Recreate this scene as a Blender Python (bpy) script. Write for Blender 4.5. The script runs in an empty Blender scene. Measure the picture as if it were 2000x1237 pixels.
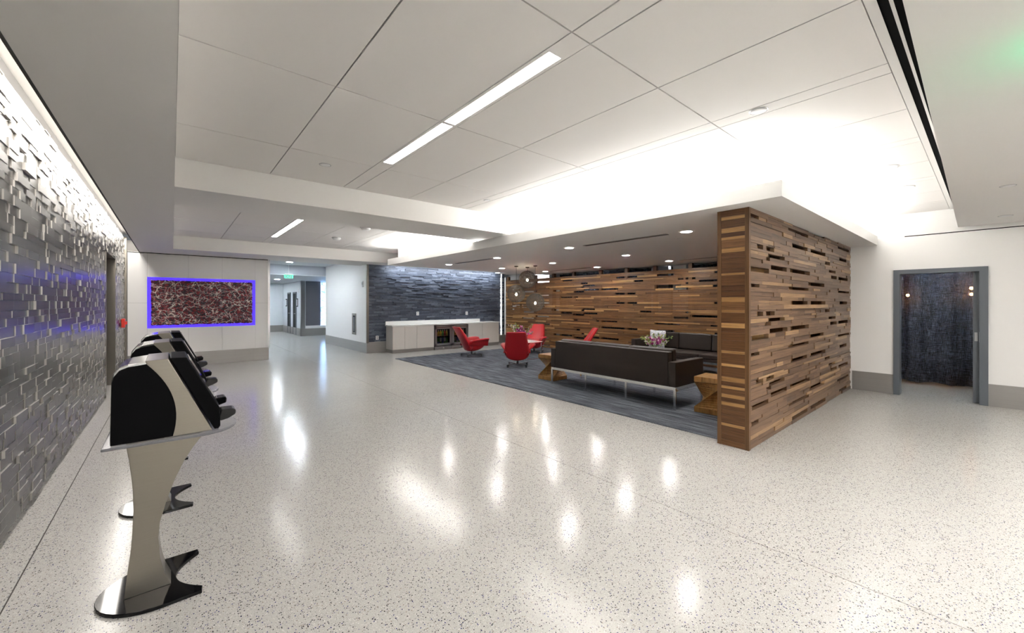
import bpy, bmesh, math, random
from mathutils import Vector, Matrix

# ------------------------------------------------------------------ scene, camera, light
sc = bpy.context.scene
COL = sc.collection
PI = math.pi
YAW = math.radians(40.887)          # view direction, clockwise from +Y (the left wall runs along +Y)
H = 1.5
cam = bpy.data.cameras.new('camera')
cam.sensor_fit = 'HORIZONTAL'
cam.sensor_width = 36.0
cam.lens = 36.0 * 790.0 / 2000.0
cam.shift_x = (1000 - 1019.7) / 2000.0
cam.shift_y = (592.1 - 618.5) / 2000.0
cam.clip_start = 0.05
camo = bpy.data.objects.new('camera', cam)
COL.objects.link(camo)
camo.location = (0, 0, H)
camo.rotation_euler = (PI / 2, 0, -YAW)
sc.camera = camo

w = bpy.data.worlds.new('world')
sc.world = w
w.use_nodes = True
w.node_tree.nodes['Background'].inputs[0].default_value = (0.9, 0.95, 1.0, 1)
w.node_tree.nodes['Background'].inputs[1].default_value = 0.05

vs = sc.view_settings
vs.view_transform = 'Standard'
vs.look = 'None'
vs.gamma = 1.0
vs.use_curve_mapping = False
vs.exposure = 1.74
cy = sc.cycles
cy.use_light_tree = False
cy.max_bounces = 7
cy.diffuse_bounces = 4
cy.glossy_bounces = 3
cy.transmission_bounces = 5
cy.transparent_max_bounces = 6
cy.caustics_reflective = False
cy.caustics_refractive = False
cy.use_adaptive_sampling = True
cy.adaptive_threshold = 0.03


def area(name, loc, size, power, color=(1, 1, 1), rot=(0, 0, 0), spread=180):
    l = bpy.data.lights.new(name, 'AREA')
    l.shape = 'RECTANGLE'
    l.size, l.size_y = size
    l.energy = power
    l.color = color
    l.spread = math.radians(spread)
    o = bpy.data.objects.new(name, l)
    COL.objects.link(o)
    o.location = loc
    o.rotation_euler = rot
    return o


UP = (PI, 0, 0)
# fluorescent troughs on top of the lounge soffit, shining up at the ceiling
area('cove_lamp', (4.33, 3.1, 2.625), (0.10, 3.4), 35, (1.0, 0.995, 0.975), UP)
area('cove_lamp', (4.33, 8.0, 2.625), (0.10, 3.6), 38, (1.0, 0.995, 0.975), UP)
area('cove_lamp', (6.45, 1.37, 2.625), (4.2, 0.10), 22, (1.0, 0.995, 0.975), UP)
# tube lamp in the slot along the tiled wall, aimed at the tiles
area('slot_lamp', (-0.67, 6.45, 2.935), (0.20, 11.8), 44, (1.0, 0.95, 0.89), (0, 0, 0))
# slot above the slate wall
area('slate_lamp', (7.2, 11.85, 2.62), (4.4, 0.06), 16, (0.92, 0.96, 1.0), (math.radians(20), 0, 0))

# ------------------------------------------------------------------ materials
MATS = {}


def mat(name, color=(0.8, 0.8, 0.8), rough=0.5, metal=0.0, emit=None, estr=0.0, spec=0.5, trans=0.0, ior=1.45, coat=0.0):
    m = bpy.data.materials.new(name)
    m.use_nodes = True
    b = m.node_tree.nodes['Principled BSDF']
    b.inputs['Base Color'].default_value = (*color, 1)
    b.inputs['Roughness'].default_value = rough
    b.inputs['Metallic'].default_value = metal
    b.inputs['Specular IOR Level'].default_value = spec
    b.inputs['Transmission Weight'].default_value = trans
    b.inputs['IOR'].default_value = ior
    b.inputs['Coat Weight'].default_value = coat
    if emit:
        b.inputs['Emission Color'].default_value = (*emit, 1)
        b.inputs['Emission Strength'].default_value = estr
    MATS[name] = m
    return m


class NT:
    """small helper around a material's node tree"""

    def __init__(self, m):
        self.t = m.node_tree
        self.b = self.t.nodes['Principled BSDF']

    def n(self, typ, **kw):
        nd = self.t.nodes.new(typ)
        for k, v in kw.items():
            if k.startswith('i_'):
                nd.inputs[k[2:].replace('_', ' ')].default_value = v
            else:
                setattr(nd, k, v)
        return nd

    def l(self, a, b):
        self.t.links.new(a, b)

    def ramp(self, fac, stops, interp='LINEAR'):
        r = self.t.nodes.new('ShaderNodeValToRGB')
        r.color_ramp.interpolation = interp
        e = r.color_ramp.elements
        while len(e) < len(stops):
            e.new(0.5)
        for el, (p, c) in zip(e, stops):
            el.position = p
            el.color = (*c, 1)
        self.l(fac, r.inputs[0])
        return r.outputs[0]

    def math(self, op, a, b=None):
        nd = self.t.nodes.new('ShaderNodeMath')
        nd.operation = op
        for i, v in enumerate((a, b)):
            if v is None:
                continue
            if isinstance(v, (int, float)):
                nd.inputs[i].default_value = v
            else:
                self.l(v, nd.inputs[i])
        return nd.outputs[0]

    def mix(self, fac, a, b, blend='MIX'):
        nd = self.t.nodes.new('ShaderNodeMix')
        nd.data_type = 'RGBA'
        nd.blend_type = blend
        for i, v in ((0, fac), (6, a), (7, b)):
            if isinstance(v, (int, float)):
                nd.inputs[i].default_value = v
            elif isinstance(v, tuple):
                nd.inputs[i].default_value = (*v, 1)
            else:
                self.l(v, nd.inputs[i])
        return nd.outputs[2]

    def pos(self, scale=(1, 1, 1), rnd=None):
        g = self.n('ShaderNodeNewGeometry')
        mp = self.n('ShaderNodeMapping')
        mp.inputs['Scale'].default_value = scale
        self.l(g.outputs['Position'], mp.inputs['Vector'])
        if rnd is not None:
            cx = self.n('ShaderNodeCombineXYZ')
            s = self.math('MULTIPLY', rnd, 37.0)
            self.l(s, cx.inputs[0]); self.l(s, cx.inputs[1]); self.l(s, cx.inputs[2])
            self.l(cx.outputs[0], mp.inputs['Location'])
        return mp.outputs[0]

    def rnd(self):
        g = self.n('ShaderNodeNewGeometry')
        o = self.n('ShaderNodeObjectInfo')
        return self.math('FRACT', self.math('ADD', g.outputs['Random Per Island'], o.outputs['Random']))

    def noise(self, vec, scale, detail=3.0, rough=0.5):
        nd = self.n('ShaderNodeTexNoise')
        nd.inputs['Scale'].default_value = scale
        nd.inputs['Detail'].default_value = detail
        nd.inputs['Roughness'].default_value = rough
        self.l(vec, nd.inputs['Vector'])
        return nd.outputs['Fac']

    def bump(self, h, strength=0.2, dist=0.002):
        nd = self.n('ShaderNodeBump')
        nd.inputs['Strength'].default_value = strength
        nd.inputs['Distance'].default_value = dist
        self.l(h, nd.inputs['Height'])
        self.l(nd.outputs[0], self.b.inputs['Normal'])

    def color(self, c):
        self.l(c, self.b.inputs['Base Color'])


def paint(name, color, rough=0.55, amount=0.03):
    m = mat(name, color, rough)
    t = NT(m)
    f = t.noise(t.pos(), 1.3, 4)
    c2 = tuple(min(1, c * (1 - amount)) for c in color)
    t.color(t.mix(f, color, c2))
    t.bump(t.noise(t.pos(), 380, 2), 0.05, 0.001)
    return m


def wood(name, dark, mid, light, gscale=(2.2, 2.2, 55), rough=0.38, pmid=0.5, plight=0.93):
    m = mat(name, mid, rough)
    t = NT(m)
    r = t.rnd()
    base = t.ramp(r, [(0.0, dark), (pmid, mid), (0.78, mid), (plight, light), (1.0, light)])
    v = t.pos(gscale, r)
    g1 = t.noise(v, 1.0, 5, 0.6)
    g2 = t.noise(v, 5.0, 3, 0.6)
    shade = t.ramp(g1, [(0.30, (0.42, 0.36, 0.32)), (0.5, (0.9, 0.9, 0.9)), (0.72, (1.18, 1.12, 1.05))])
    c = t.mix(0.85, base, shade, 'MULTIPLY')
    fine = t.ramp(g2, [(0.3, (0.8, 0.78, 0.76)), (0.7, (1.06, 1.06, 1.06))])
    c = t.mix(0.6, c, fine, 'MULTIPLY')
    t.color(c)
    t.bump(g2, 0.15, 0.001)
    return m


paint('white_wall', (0.855, 0.847, 0.83))
paint('white_ceiling', (0.865, 0.85, 0.825))
paint('soffit_paint', (0.84, 0.83, 0.81))
paint('corridor_paint', (0.76, 0.80, 0.83))
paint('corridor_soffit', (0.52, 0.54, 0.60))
paint('grey_paint', (0.34, 0.34, 0.34))
paint('door_grey', (0.115, 0.13, 0.148), 0.42)
mat('grid', (0.22, 0.21, 0.20), 0.7)
paint('tile_white', (0.875, 0.85, 0.825), 0.7)
mat('black_gap', (0.003, 0.003, 0.003), 0.8, spec=0.05)
mat('cove_black', (0.035, 0.033, 0.03), 0.6)

m = mat('base_metal', (0.36, 0.345, 0.325), 0.34, 0.55)
t = NT(m)
t.color(t.mix(t.noise(t.pos((1, 1, 160)), 1.0, 3), (0.40, 0.385, 0.365), (0.31, 0.30, 0.285)))

m = mat('steel', (0.62, 0.585, 0.53), 0.3, 1.0)
t = NT(m)
f = t.noise(t.pos((5, 5, 800)), 1.0, 2)
t.color(t.mix(f, (0.31, 0.285, 0.245), (0.265, 0.243, 0.206)))
t.l(t.math('ADD', t.math('MULTIPLY', f, 0.06), 0.27), t.b.inputs['Roughness'])
mat('lit_tile_edge', (0.56, 0.54, 0.51), 0.35, 0.6)  # paler than the tile face: light caught on the edges, painted in
mat('chrome', (0.75, 0.75, 0.75), 0.12, 1.0)
mat('dull_steel', (0.42, 0.42, 0.43), 0.3, 1.0)
mat('chair_steel', (0.16, 0.16, 0.165), 0.3, 0.9)
mat('brown_steel', (0.28, 0.20, 0.17), 0.25, 1.0)
mat('dark_steel', (0.17, 0.17, 0.19), 0.4, 0.35)
mat('gloss_black', (0.004, 0.004, 0.005), 0.05, spec=0.3)
mat('satin_black', (0.003, 0.003, 0.0035), 0.45, spec=0.06)
mat('reader_grey', (0.018, 0.018, 0.018), 0.3, spec=0.3)
mat('screen_glass', (0.01, 0.012, 0.014), 0.04)
mat('acrylic', (0.92, 0.93, 1.0), 0.05, trans=0.8, ior=1.25)
mat('glass', (0.97, 1.0, 0.99), 0.02, trans=1.0, ior=1.05)
mat('laminate', (0.66, 0.635, 0.60), 0.4)
mat('quartz', (0.86, 0.86, 0.84), 0.22)
mat('joint_dark', (0.05, 0.045, 0.04), 0.8)
mat('seam', (0.25, 0.24, 0.23), 0.7)
mat('red_plastic', (0.75, 0.05, 0.03), 0.35)
mat('white_plastic', (0.85, 0.85, 0.85), 0.4)
mat('lamp_white', (1, 1, 1), 0.5, emit=(1.0, 0.97, 0.93), estr=6.5)
mat('lamp_down', (1, 1, 1), 0.5, emit=(1.0, 0.97, 0.94), estr=110.0)
mat('lamp_cool', (1, 1, 1), 0.5, emit=(0.85, 0.92, 1.0), estr=150.0)
mat('lamp_strip', (0.9, 0.9, 0.88), 0.5, emit=(1.0, 0.99, 0.96), estr=0.45)
mat('lamp_slot', (1, 1, 1), 0.5, emit=(1.0, 0.96, 0.90), estr=4.0)
mat('bulb_warm', (1, 1, 1), 0.5, emit=(1.0, 0.82, 0.58), estr=60.0)
mat('bulb_orange', (1, 1, 1), 0.5, emit=(1.0, 0.42, 0.13), estr=110.0)
mat('led_purple', (0.02, 0.01, 0.1), 0.5, emit=(0.042, 0.018, 1.0), estr=0.8)
mat('led_blue', (0.5, 0.7, 1), 0.5, emit=(0.36, 0.62, 1.0), estr=1.6)
mat('exit_green', (0.05, 0.5, 0.25), 0.5, emit=(0.04, 0.75, 0.30), estr=0.8)
mat('exit_plate', (0.16, 0.24, 0.21), 0.3, emit=(0.03, 0.2, 0.1), estr=0.12)
mat('wire', (0.055, 0.046, 0.038), 0.6)

# terrazzo
m = mat('terrazzo', (0.66, 0.63, 0.57), 0.13, spec=0.2)
t = NT(m)


def chips(scale, thresh, size):
    v = t.n('ShaderNodeTexVoronoi')
    v.inputs['Scale'].default_value = scale
    v.inputs['Randomness'].default_value = 1.0
    t.l(t.pos(), v.inputs['Vector'])
    sep = t.n('ShaderNodeSeparateColor')
    t.l(v.outputs['Color'], sep.inputs[0])
    a = t.math('LESS_THAN', sep.outputs[0], thresh)
    d = t.math('LESS_THAN', v.outputs['Distance'], size)
    return t.math('MULTIPLY', a, d), sep.outputs[1]


cloud = t.noise(t.pos(), 0.9, 3)
base = t.mix(cloud, (0.415, 0.405, 0.383), (0.46, 0.45, 0.428))
c1, h1 = chips(128, 0.21, 0.43)
dark = t.ramp(h1, [(0.0, (0.012, 0.012, 0.018)), (0.40, (0.06, 0.055, 0.06)), (0.55, (0.025, 0.028, 0.13)), (0.80, (0.24, 0.20, 0.16)), (1.0, (0.45, 0.42, 0.36))], 'CONSTANT')
c = t.mix(c1, base, dark)
c2, h2 = chips(270, 0.34, 0.45)
spk = t.ramp(h2, [(0.0, (0.14, 0.135, 0.14)), (0.4, (0.40, 0.37, 0.32)), (0.75, (0.82, 0.80, 0.76))], 'CONSTANT')
c = t.mix(t.math('MULTIPLY', c2, 0.75), c, spk)
t.color(c)
t.l(t.math('ADD', t.math('MULTIPLY', t.noise(t.pos(), 3, 3), 0.05), 0.15), t.b.inputs['Roughness'])

# carpet
m = mat('carpet', (0.07, 0.08, 0.095), 0.95, spec=0.1)
t = NT(m)
s1 = t.noise(t.pos((26, 1.6, 1)), 1.0, 4, 0.65)
s2 = t.noise(t.pos((140, 60, 1)), 1.0, 3, 0.7)
c = t.ramp(s1, [(0.30, (0.034, 0.038, 0.046)), (0.5, (0.10, 0.110, 0.128)), (0.70, (0.22, 0.238, 0.27))])
c = t.mix(0.8, c, t.ramp(s2, [(0.3, (0.55, 0.55, 0.57)), (0.7, (1.4, 1.4, 1.4))]), 'MULTIPLY')
t.color(c)
t.bump(s2, 0.6, 0.004)

wood('walnut', (0.11, 0.052, 0.021), (0.25, 0.125, 0.048), (0.56, 0.33, 0.13), plight=0.86)
wood('walnut_face', (0.115, 0.064, 0.036), (0.215, 0.128, 0.074), (0.45, 0.285, 0.145), plight=0.95)
wood('walnut_post', (0.125, 0.062, 0.026), (0.155, 0.078, 0.032), (0.19, 0.098, 0.040), gscale=(40, 40, 1.6))
wood('rail_pale', (0.36, 0.19, 0.068), (0.44, 0.245, 0.09), (0.54, 0.31, 0.12), gscale=(2.2, 2.2, 70))
wood('rail_dark', (0.085, 0.036, 0.015), (0.135, 0.060, 0.024), (0.21, 0.10, 0.04), gscale=(3, 3, 70))
wood('table_wood', (0.33, 0.165, 0.05), (0.42, 0.215, 0.065), (0.50, 0.27, 0.09), gscale=(30, 30, 3), rough=0.4)

# metal tiles on the left wall
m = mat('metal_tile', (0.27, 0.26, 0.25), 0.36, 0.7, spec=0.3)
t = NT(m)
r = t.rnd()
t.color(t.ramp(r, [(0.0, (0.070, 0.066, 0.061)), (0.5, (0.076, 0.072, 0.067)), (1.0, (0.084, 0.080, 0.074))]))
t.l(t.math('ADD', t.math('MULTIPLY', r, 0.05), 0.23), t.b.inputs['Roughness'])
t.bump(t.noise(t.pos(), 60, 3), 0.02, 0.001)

# slate strips
m = mat('slate', (0.05, 0.06, 0.08), 0.5)
t = NT(m)
r = t.rnd()
c = t.ramp(r, [(0.0, (0.040, 0.050, 0.072)), (0.6, (0.082, 0.100, 0.140)), (1.0, (0.145, 0.168, 0.215))])
n1 = t.noise(t.pos((1, 1, 3)), 14, 4, 0.65)
t.color(t.mix(0.7, c, t.ramp(n1, [(0.3, (0.6, 0.6, 0.6)), (0.7, (1.35, 1.35, 1.35))]), 'MULTIPLY'))
t.bump(n1, 0.5, 0.01)

# leathers
for nm, col, ro in (('red_leather', (0.46, 0.014, 0.02), 0.36), ('brown_leather', (0.029, 0.0195, 0.0145), 0.45)):
    m = mat(nm, col, ro)
    t = NT(m)
    t.bump(t.noise(t.pos(), 160, 3), 0.12, 0.001)

# curtain cloth, an open weave
m = mat('curtain_cloth', (0.03, 0.034, 0.045), 0.9)
t = NT(m)
wv = t.noise(t.pos((1, 330, 12)), 1.0, 2)
wh = t.noise(t.pos((1, 12, 330)), 1.0, 2)
f = t.math('MULTIPLY', t.math('ADD', wv, wh), 0.5)
t.color(t.ramp(f, [(0.38, (0.014, 0.018, 0.028)), (0.52, (0.05, 0.060, 0.085)), (0.64, (0.14, 0.165, 0.22))]))
tr = t.n('ShaderNodeBsdfTransparent')
mx = t.n('ShaderNodeMixShader')
mx.inputs[0].default_value = 0.22
t.l(t.b.outputs[0], mx.inputs[1])
t.l(tr.outputs[0], mx.inputs[2])
t.l(mx.outputs[0], t.t.nodes['Material Output'].inputs[0])

# dripped-paint artwork
m = mat('drip_canvas', (0.1, 0.01, 0.015), 0.45)
t = NT(m)


def drips(scale, seed, width, warp=0.35):
    p = t.pos((1, 1, 1))
    off = t.n('ShaderNodeMapping')
    off.inputs['Location'].default_value = (seed, seed * 1.7, seed * 0.6)
    off.inputs['Scale'].default_value = (scale * 0.75, 1, scale)
    t.l(p, off.inputs['Vector'])
    nz = t.n('ShaderNodeTexNoise')
    nz.inputs['Scale'].default_value = 0.9
    nz.inputs['Detail'].default_value = 4
    t.l(off.outputs[0], nz.inputs['Vector'])
    v = t.n('ShaderNodeVectorMath', operation='MULTIPLY_ADD')
    t.l(nz.outputs['Color'], v.inputs[0])
    v.inputs[1].default_value = (warp * 4, 0, warp * 4)
    t.l(off.outputs[0], v.inputs[2])
    vo = t.n('ShaderNodeTexVoronoi', feature='DISTANCE_TO_EDGE')
    vo.inputs['Scale'].default_value = 1.0
    t.l(v.outputs[0], vo.inputs['Vector'])
    return t.math('LESS_THAN', vo.outputs['Distance'], width)


blot = t.noise(t.pos(), 15, 4, 0.6)
c = t.ramp(blot, [(0.36, (0.018, 0.016, 0.024)), (0.46, (0.05, 0.012, 0.02)), (0.55, (0.19, 0.012, 0.022)), (0.64, (0.33, 0.03, 0.03)), (0.72, (0.05, 0.02, 0.06))])
blot2 = t.noise(t.pos((1, 1, 1.4)), 32, 3, 0.6)
c = t.mix(t.math('GREATER_THAN', blot2, 0.54), c, (0.02, 0.018, 0.028))
c = t.mix(t.math('GREATER_THAN', t.noise(t.pos((1, 2, 1)), 31, 3, 0.6), 0.63), c, (0.32, 0.05, 0.05))
d1 = drips(8.0, 1.3, 0.028)
d2 = drips(13.0, 7.1, 0.030)
d3 = drips(4.2, 4.2, 0.014, 0.6)
gate1 = t.math('GREATER_THAN', t.noise(t.pos(), 6.0, 2), 0.50)
gate2 = t.math('GREATER_THAN', t.noise(t.pos((1.3, 1, 1)), 8.5, 2), 0.48)
c = t.mix(t.math('MULTIPLY', d1, gate1), c, (0.62, 0.52, 0.47))
c = t.mix(t.math('MULTIPLY', d2, gate2), c, (0.42, 0.33, 0.33))
c = t.mix(d3, c, (0.66, 0.62, 0.56))
t.color(c)

# back-lit pattern glass at the corridor
m = mat('pattern_glass', (0.5, 0.7, 1), 0.3, emit=(0.35, 0.6, 1.0), estr=1.3)
t = NT(m)
v = t.n('ShaderNodeTexVoronoi', feature='DISTANCE_TO_EDGE')
v.inputs['Scale'].default_value = 4
t.l(t.pos(), v.inputs['Vector'])
t.l(t.ramp(v.outputs['Distance'], [(0.03, (0.05, 0.12, 0.4)), (0.08, (0.4, 0.65, 1.0))]), t.b.inputs['Emission Color'])

m = mat('pillow_print', (0.7, 0.7, 0.7), 0.8)
t = NT(m)
t.color(t.ramp(t.noise(t.pos(), 45, 2), [(0.42, (0.85, 0.86, 0.87)), (0.55, (0.38, 0.43, 0.48))]))
mat('petal_magenta', (0.36, 0.015, 0.20), 0.5)
mat('petal_pink', (0.62, 0.10, 0.42), 0.5)
mat('petal_white', (0.72, 0.66, 0.62), 0.5)
mat('bud_green', (0.38, 0.44, 0.12), 0.5)
mat('leaf_green', (0.16, 0.26, 0.06), 0.5)
mat('vase_white', (0.72, 0.74, 0.72), 0.25)
for i, cc in enumerate([(0.55, 0.36, 0.05), (0.12, 0.30, 0.07), (0.45, 0.40, 0.36), (0.30, 0.04, 0.03), (0.10, 0.16, 0.28)]):
    mat('can_%d' % i, cc, 0.3, 0.2)
mat('cap_white', (0.75, 0.73, 0.66), 0.4)
mat('fridge_dark', (0.016, 0.016, 0.017), 0.5)
mat('fridge_lamp', (1, 1, 1), 0.5, emit=(1.0, 0.9, 0.75), estr=2.5)


# ------------------------------------------------------------------ mesh helpers
class MB:
    def __init__(self):
        self.v, self.f = [], []

    def add(self, verts, faces):
        k = len(self.v)
        self.v += [tuple(p) for p in verts]
        self.f += [tuple(k + i for i in f) for f in faces]
        return self

    def box(self, lo, hi):
        (a, b, c), (d, e, f) = lo, hi
        return self.add([(a, b, c), (d, b, c), (d, e, c), (a, e, c), (a, b, f), (d, b, f), (d, e, f), (a, e, f)],
                        [(0, 3, 2, 1), (4, 5, 6, 7), (0, 1, 5, 4), (1, 2, 6, 5), (2, 3, 7, 6), (3, 0, 4, 7)])

    def prism(self, poly, a, b, axis='y'):
        """closed polygon, extruded along an axis; the other two coordinates are the polygon's"""
        n = len(poly)
        def P(p, q):
            return {'y': (p[0], q, p[1]), 'z': (p[0], p[1], q), 'x': (q, p[0], p[1])}[axis]
        vs_ = [P(p, a) for p in poly] + [P(p, b) for p in poly]
        fs = [tuple(range(n)), tuple(range(2 * n - 1, n - 1, -1))]
        fs += [(i, n + i, n + (i + 1) % n, (i + 1) % n) for i in range(n)]
        return self.add(vs_, fs)

    def tube(self, pts, r, seg=6, closed=False):
        pts = [Vector(p) for p in pts]
        n = len(pts)
        rings = []
        up = Vector((0, 0, 1))
        for i, p in enumerate(pts):
            if closed:
                d = pts[(i + 1) % n] - pts[i - 1]
            else:
                d = pts[min(i + 1, n - 1)] - pts[max(i - 1, 0)]
            d.normalize()
            s = d.cross(up)
            if s.length < 1e-3:
                s = d.cross(Vector((1, 0, 0)))
            s.normalize()
            u = s.cross(d)
            rr = r[i] if isinstance(r, (list, tuple)) else r
            rings.append([p + (s * math.cos(2 * PI * k / seg) + u * math.sin(2 * PI * k / seg)) * rr for k in range(seg)])
        vs_ = [q for rg in rings for q in rg]
        fs = []
        m_ = n if closed else n - 1
        for i in range(m_):
            j = (i + 1) % n
            for k in range(seg):
                fs.append((i * seg + k, i * seg + (k + 1) % seg, j * seg + (k + 1) % seg, j * seg + k))
        if not closed:
            fs.append(tuple(range(seg))[::-1])
            fs.append(tuple((n - 1) * seg + k for k in range(seg)))
        return self.add(vs_, fs)

    def lathe(self, prof, seg=24, c=(0, 0)):
        vs_, fs = [], []
        n = len(prof)
        for (r, z) in prof:
            for k in range(seg):
                a = 2 * PI * k / seg
                vs_.append((c[0] + r * math.cos(a), c[1] + r * math.sin(a), z))
        for i in range(n - 1):
            for k in range(seg):
                fs.append((i * seg + k, i * seg + (k + 1) % seg, (i + 1) * seg + (k + 1) % seg, (i + 1) * seg + k))
        if prof[0][0] > 1e-4:
            fs.append(tuple(range(seg))[::-1])
        if prof[-1][0] > 1e-4:
            fs.append(tuple((n - 1) * seg + k for k in range(seg)))
        return self.add(vs_, fs)

    def loft(self, rings, caps=True):
        n = len(rings[0])
        vs_ = [q for rg in rings for q in rg]
        fs = []
        for i in range(len(rings) - 1):
            for k in range(n):
                fs.append((i * n + k, i * n + (k + 1) % n, (i + 1) * n + (k + 1) % n, (i + 1) * n + k))
        if caps:
            fs.append(tuple(range(n))[::-1])
            fs.append(tuple((len(rings) - 1) * n + k for k in range(n)))
        return self.add(vs_, fs)

    def build(self, name, material, parent=None, loc=(0, 0, 0), smooth=False, bevel=0, subsurf=0, seg=2):
        me = bpy.data.meshes.new(name)
        me.from_pydata(self.v, [], self.f)
        bm = bmesh.new()
        bm.from_mesh(me)
        bmesh.ops.recalc_face_normals(bm, faces=bm.faces)
        bm.to_mesh(me)
        bm.free()
        me.materials.append(MATS[material])
        if smooth:
            for p in me.polygons:
                p.use_smooth = True
        o = bpy.data.objects.new(name, me)
        COL.objects.link(o)
        o.location = loc
        if parent:
            o.parent = parent
        if bevel:
            b = o.modifiers.new('bevel', 'BEVEL')
            b.width = bevel
            b.segments = seg
            b.limit_method = 'ANGLE'
        if subsurf:
            s = o.modifiers.new('subsurf', 'SUBSURF')
            s.levels = s.render_levels = subsurf
        return o


def B(lo, hi):
    return MB().box(lo, hi)


def empty(name, loc=(0, 0, 0), rotz=0.0):
    o = bpy.data.objects.new(name, None)
    o.empty_display_size = 0.1
    COL.objects.link(o)
    o.location = loc
    o.rotation_euler = (0, 0, rotz)
    return o


def tag(o, label, cat, group=None):
    o['label'] = label
    o['category'] = cat
    if group:
        o['group'] = group
    return o


def struct(o, label=None):
    o['kind'] = 'structure'
    if label:
        o['label'] = label
    return o


def stuff(o):
    o['kind'] = 'stuff'
    return o


UNIT = {}


def piece(name, parent, material, lo, hi):
    """one box-shaped piece; alike pieces share a unit mesh"""
    key = (name, material)
    if key not in UNIT:
        mb = B((-.5, -.5, -.5), (.5, .5, .5))
        me = bpy.data.meshes.new(name)
        me.from_pydata(mb.v, [], mb.f)
        me.materials.append(MATS[material])
        UNIT[key] = me
    o = bpy.data.objects.new(name, UNIT[key])
    COL.objects.link(o)
    o.location = [(a + b) / 2 for a, b in zip(lo, hi)]
    o.scale = [abs(b - a) for a, b in zip(lo, hi)]
    o.parent = parent
    return o


def copy_tree(o, parent=None):
    c_ = o.copy()
    COL.objects.link(c_)
    if parent:
        c_.parent = parent
    for ch in [x for x in bpy.data.objects if x.parent == o]:
        copy_tree(ch, c_)
    return c_


CF = Vector((math.sin(YAW), math.cos(YAW), 0))
CR = Vector((math.cos(YAW), -math.sin(YAW), 0))


def px_size(lo, hi):
    """rough size on the picture of a box, used to choose which pieces become objects of their own"""
    us, vs_ = [], []
    for x in (lo[0], hi[0]):
        for y in (lo[1], hi[1]):
            for z in (lo[2], hi[2]):
                p = Vector((x, y, z - H))
                d = p.dot(CF)
                if d < 0.2:
                    return 0
                us.append(1019.7 + 790 * p.dot(CR) / d)
                vs_.append(592.1 - 790 * p.z / d)
    if max(us) < 0 or min(us) > 2000 or max(vs_) < 0 or min(vs_) > 1237:
        return 0
    return (max(us) - min(us)) * (max(vs_) - min(vs_))


def lay(pieces, parent, name, restname, material, most=300, edge_material=None):
    """the pieces that show largest become objects, the rest one joined part"""
    order = sorted(pieces, key=lambda q: -px_size(*q))
    for lo, hi in order[:most]:
        piece(name, parent, material, lo, hi)
    rest = order[most:]
    if rest:
        mb = MB()
        for lo, hi in rest:
            mb.box(lo, hi)
        o = stuff(mb.build(restname, material, parent))
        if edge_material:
            paint_lit_edges(o.data, edge_material)
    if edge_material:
        paint_lit_edges(UNIT[(name, material)], edge_material)


def paint_lit_edges(me, edge_material):
    """tiles with a dark face (towards +x); light on the edges painted as brighter metal"""
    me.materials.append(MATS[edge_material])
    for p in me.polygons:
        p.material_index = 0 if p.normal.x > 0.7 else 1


# ------------------------------------------------------------------ structure
ZP, ZT, ZS = 2.65, 2.94, 2.474     # perimeter ceiling, tiled ceiling, lounge soffit
XL, XR = -0.786, 9.0               # tiled wall, wall with the doorway
YA, YB = 12.53, 12.10              # wall with the artwork, slate wall
XW = 4.38                          # corridor wall

# floor of terrazzo fields with thin joints
floor = struct(B((-1.6, -6.2, -0.06), (13.2, 26.6, -0.006)).build('floor', 'joint_dark'))
g = 0.0032
xs = [-1.6, -0.626, 2.763, 13.2]
ys = [-6.2, 6.08, 26.6]
for i in range(3):
    for j in range(2):
        piece('terrazzo_slab', floor, 'terrazzo', (xs[i] + g, ys[j] + g, -0.03), (xs[i + 1] - g, ys[j + 1] - g, 0.0))

# left wall: metal tiles of random length and depth
rnd = random.Random(4)
wl = struct(MB().box((XL - 0.30, -6.2, 0), (XL - 0.03, 9.13, 3.05)).box((XL - 0.30, 10.52, 0), (XL - 0.03, YA, 3.05))
            .box((XL - 0.30, 9.13, 2.345), (XL - 0.03, 10.52, 3.05)).build('wall_left', 'grey_paint'))
tiles = []
z = 0.045
row = 0
while z < 2.92:
    h = rnd.choice([0.048, 0.054, 0.060, 0.068])
    y = 0.5 - rnd.random() * 0.15
    while y < 12.43:
        l = rnd.choice([0.08, 0.12, 0.16, 0.20, 0.24, 0.30])
        y1 = min(y + l, 12.44)
        # keep the doorway clear
        if z + h > 2.345 or y1 <= 9.10 or y >= 10.55:
            a, b = y, y1
        elif y < 9.10:
            a, b = y, 9.10
        elif y1 > 10.55:
            a, b = 10.55, y1
        else:
            a = b = 0
        if b - a > 0.012:
            dep = rnd.choice([-0.009, -0.006, -0.003, 0.0, 0.0, 0.004, 0.008])
            tiles.append(((XL - 0.04, a + 0.0008, z + 0.0008), (XL + dep, b - 0.0008, min(z + h, 2.92) - 0.0008)))
        y = y1
    z += h
    row += 1
lay(tiles, wl, 'metal_tile', 'metal_tile_field', 'metal_tile', 300, 'lit_tile_edge')
# doorway alcove in the tiled wall
d1 = struct(MB().box((XL - 0.36, 10.515, 0), (XL + 0.004, 10.55, 2.345)).box((XL - 0.36, 9.10, 0), (XL + 0.004, 9.135, 2.345))
            .box((XL - 0.36, 9.10, 2.31), (XL + 0.004, 10.55, 2.345)).build('door_1', 'steel'))
B((-1.6, 9.12, 0), (-1.57, 12.0, 2.35)).build('back_panel', 'grey_paint', d1)
B((-1.6, 10.552, 0), (-1.15, 10.58, 2.35)).build('side_panel', 'grey_paint', d1)
B((-1.6, 9.08, 0), (-1.09, 9.10, 2.35)).build('side_panel', 'grey_paint', d1)
B((-1.6, 9.08, 2.345), (-1.09, 10.58, 2.36)).build('head_panel', 'grey_paint', d1)
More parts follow.
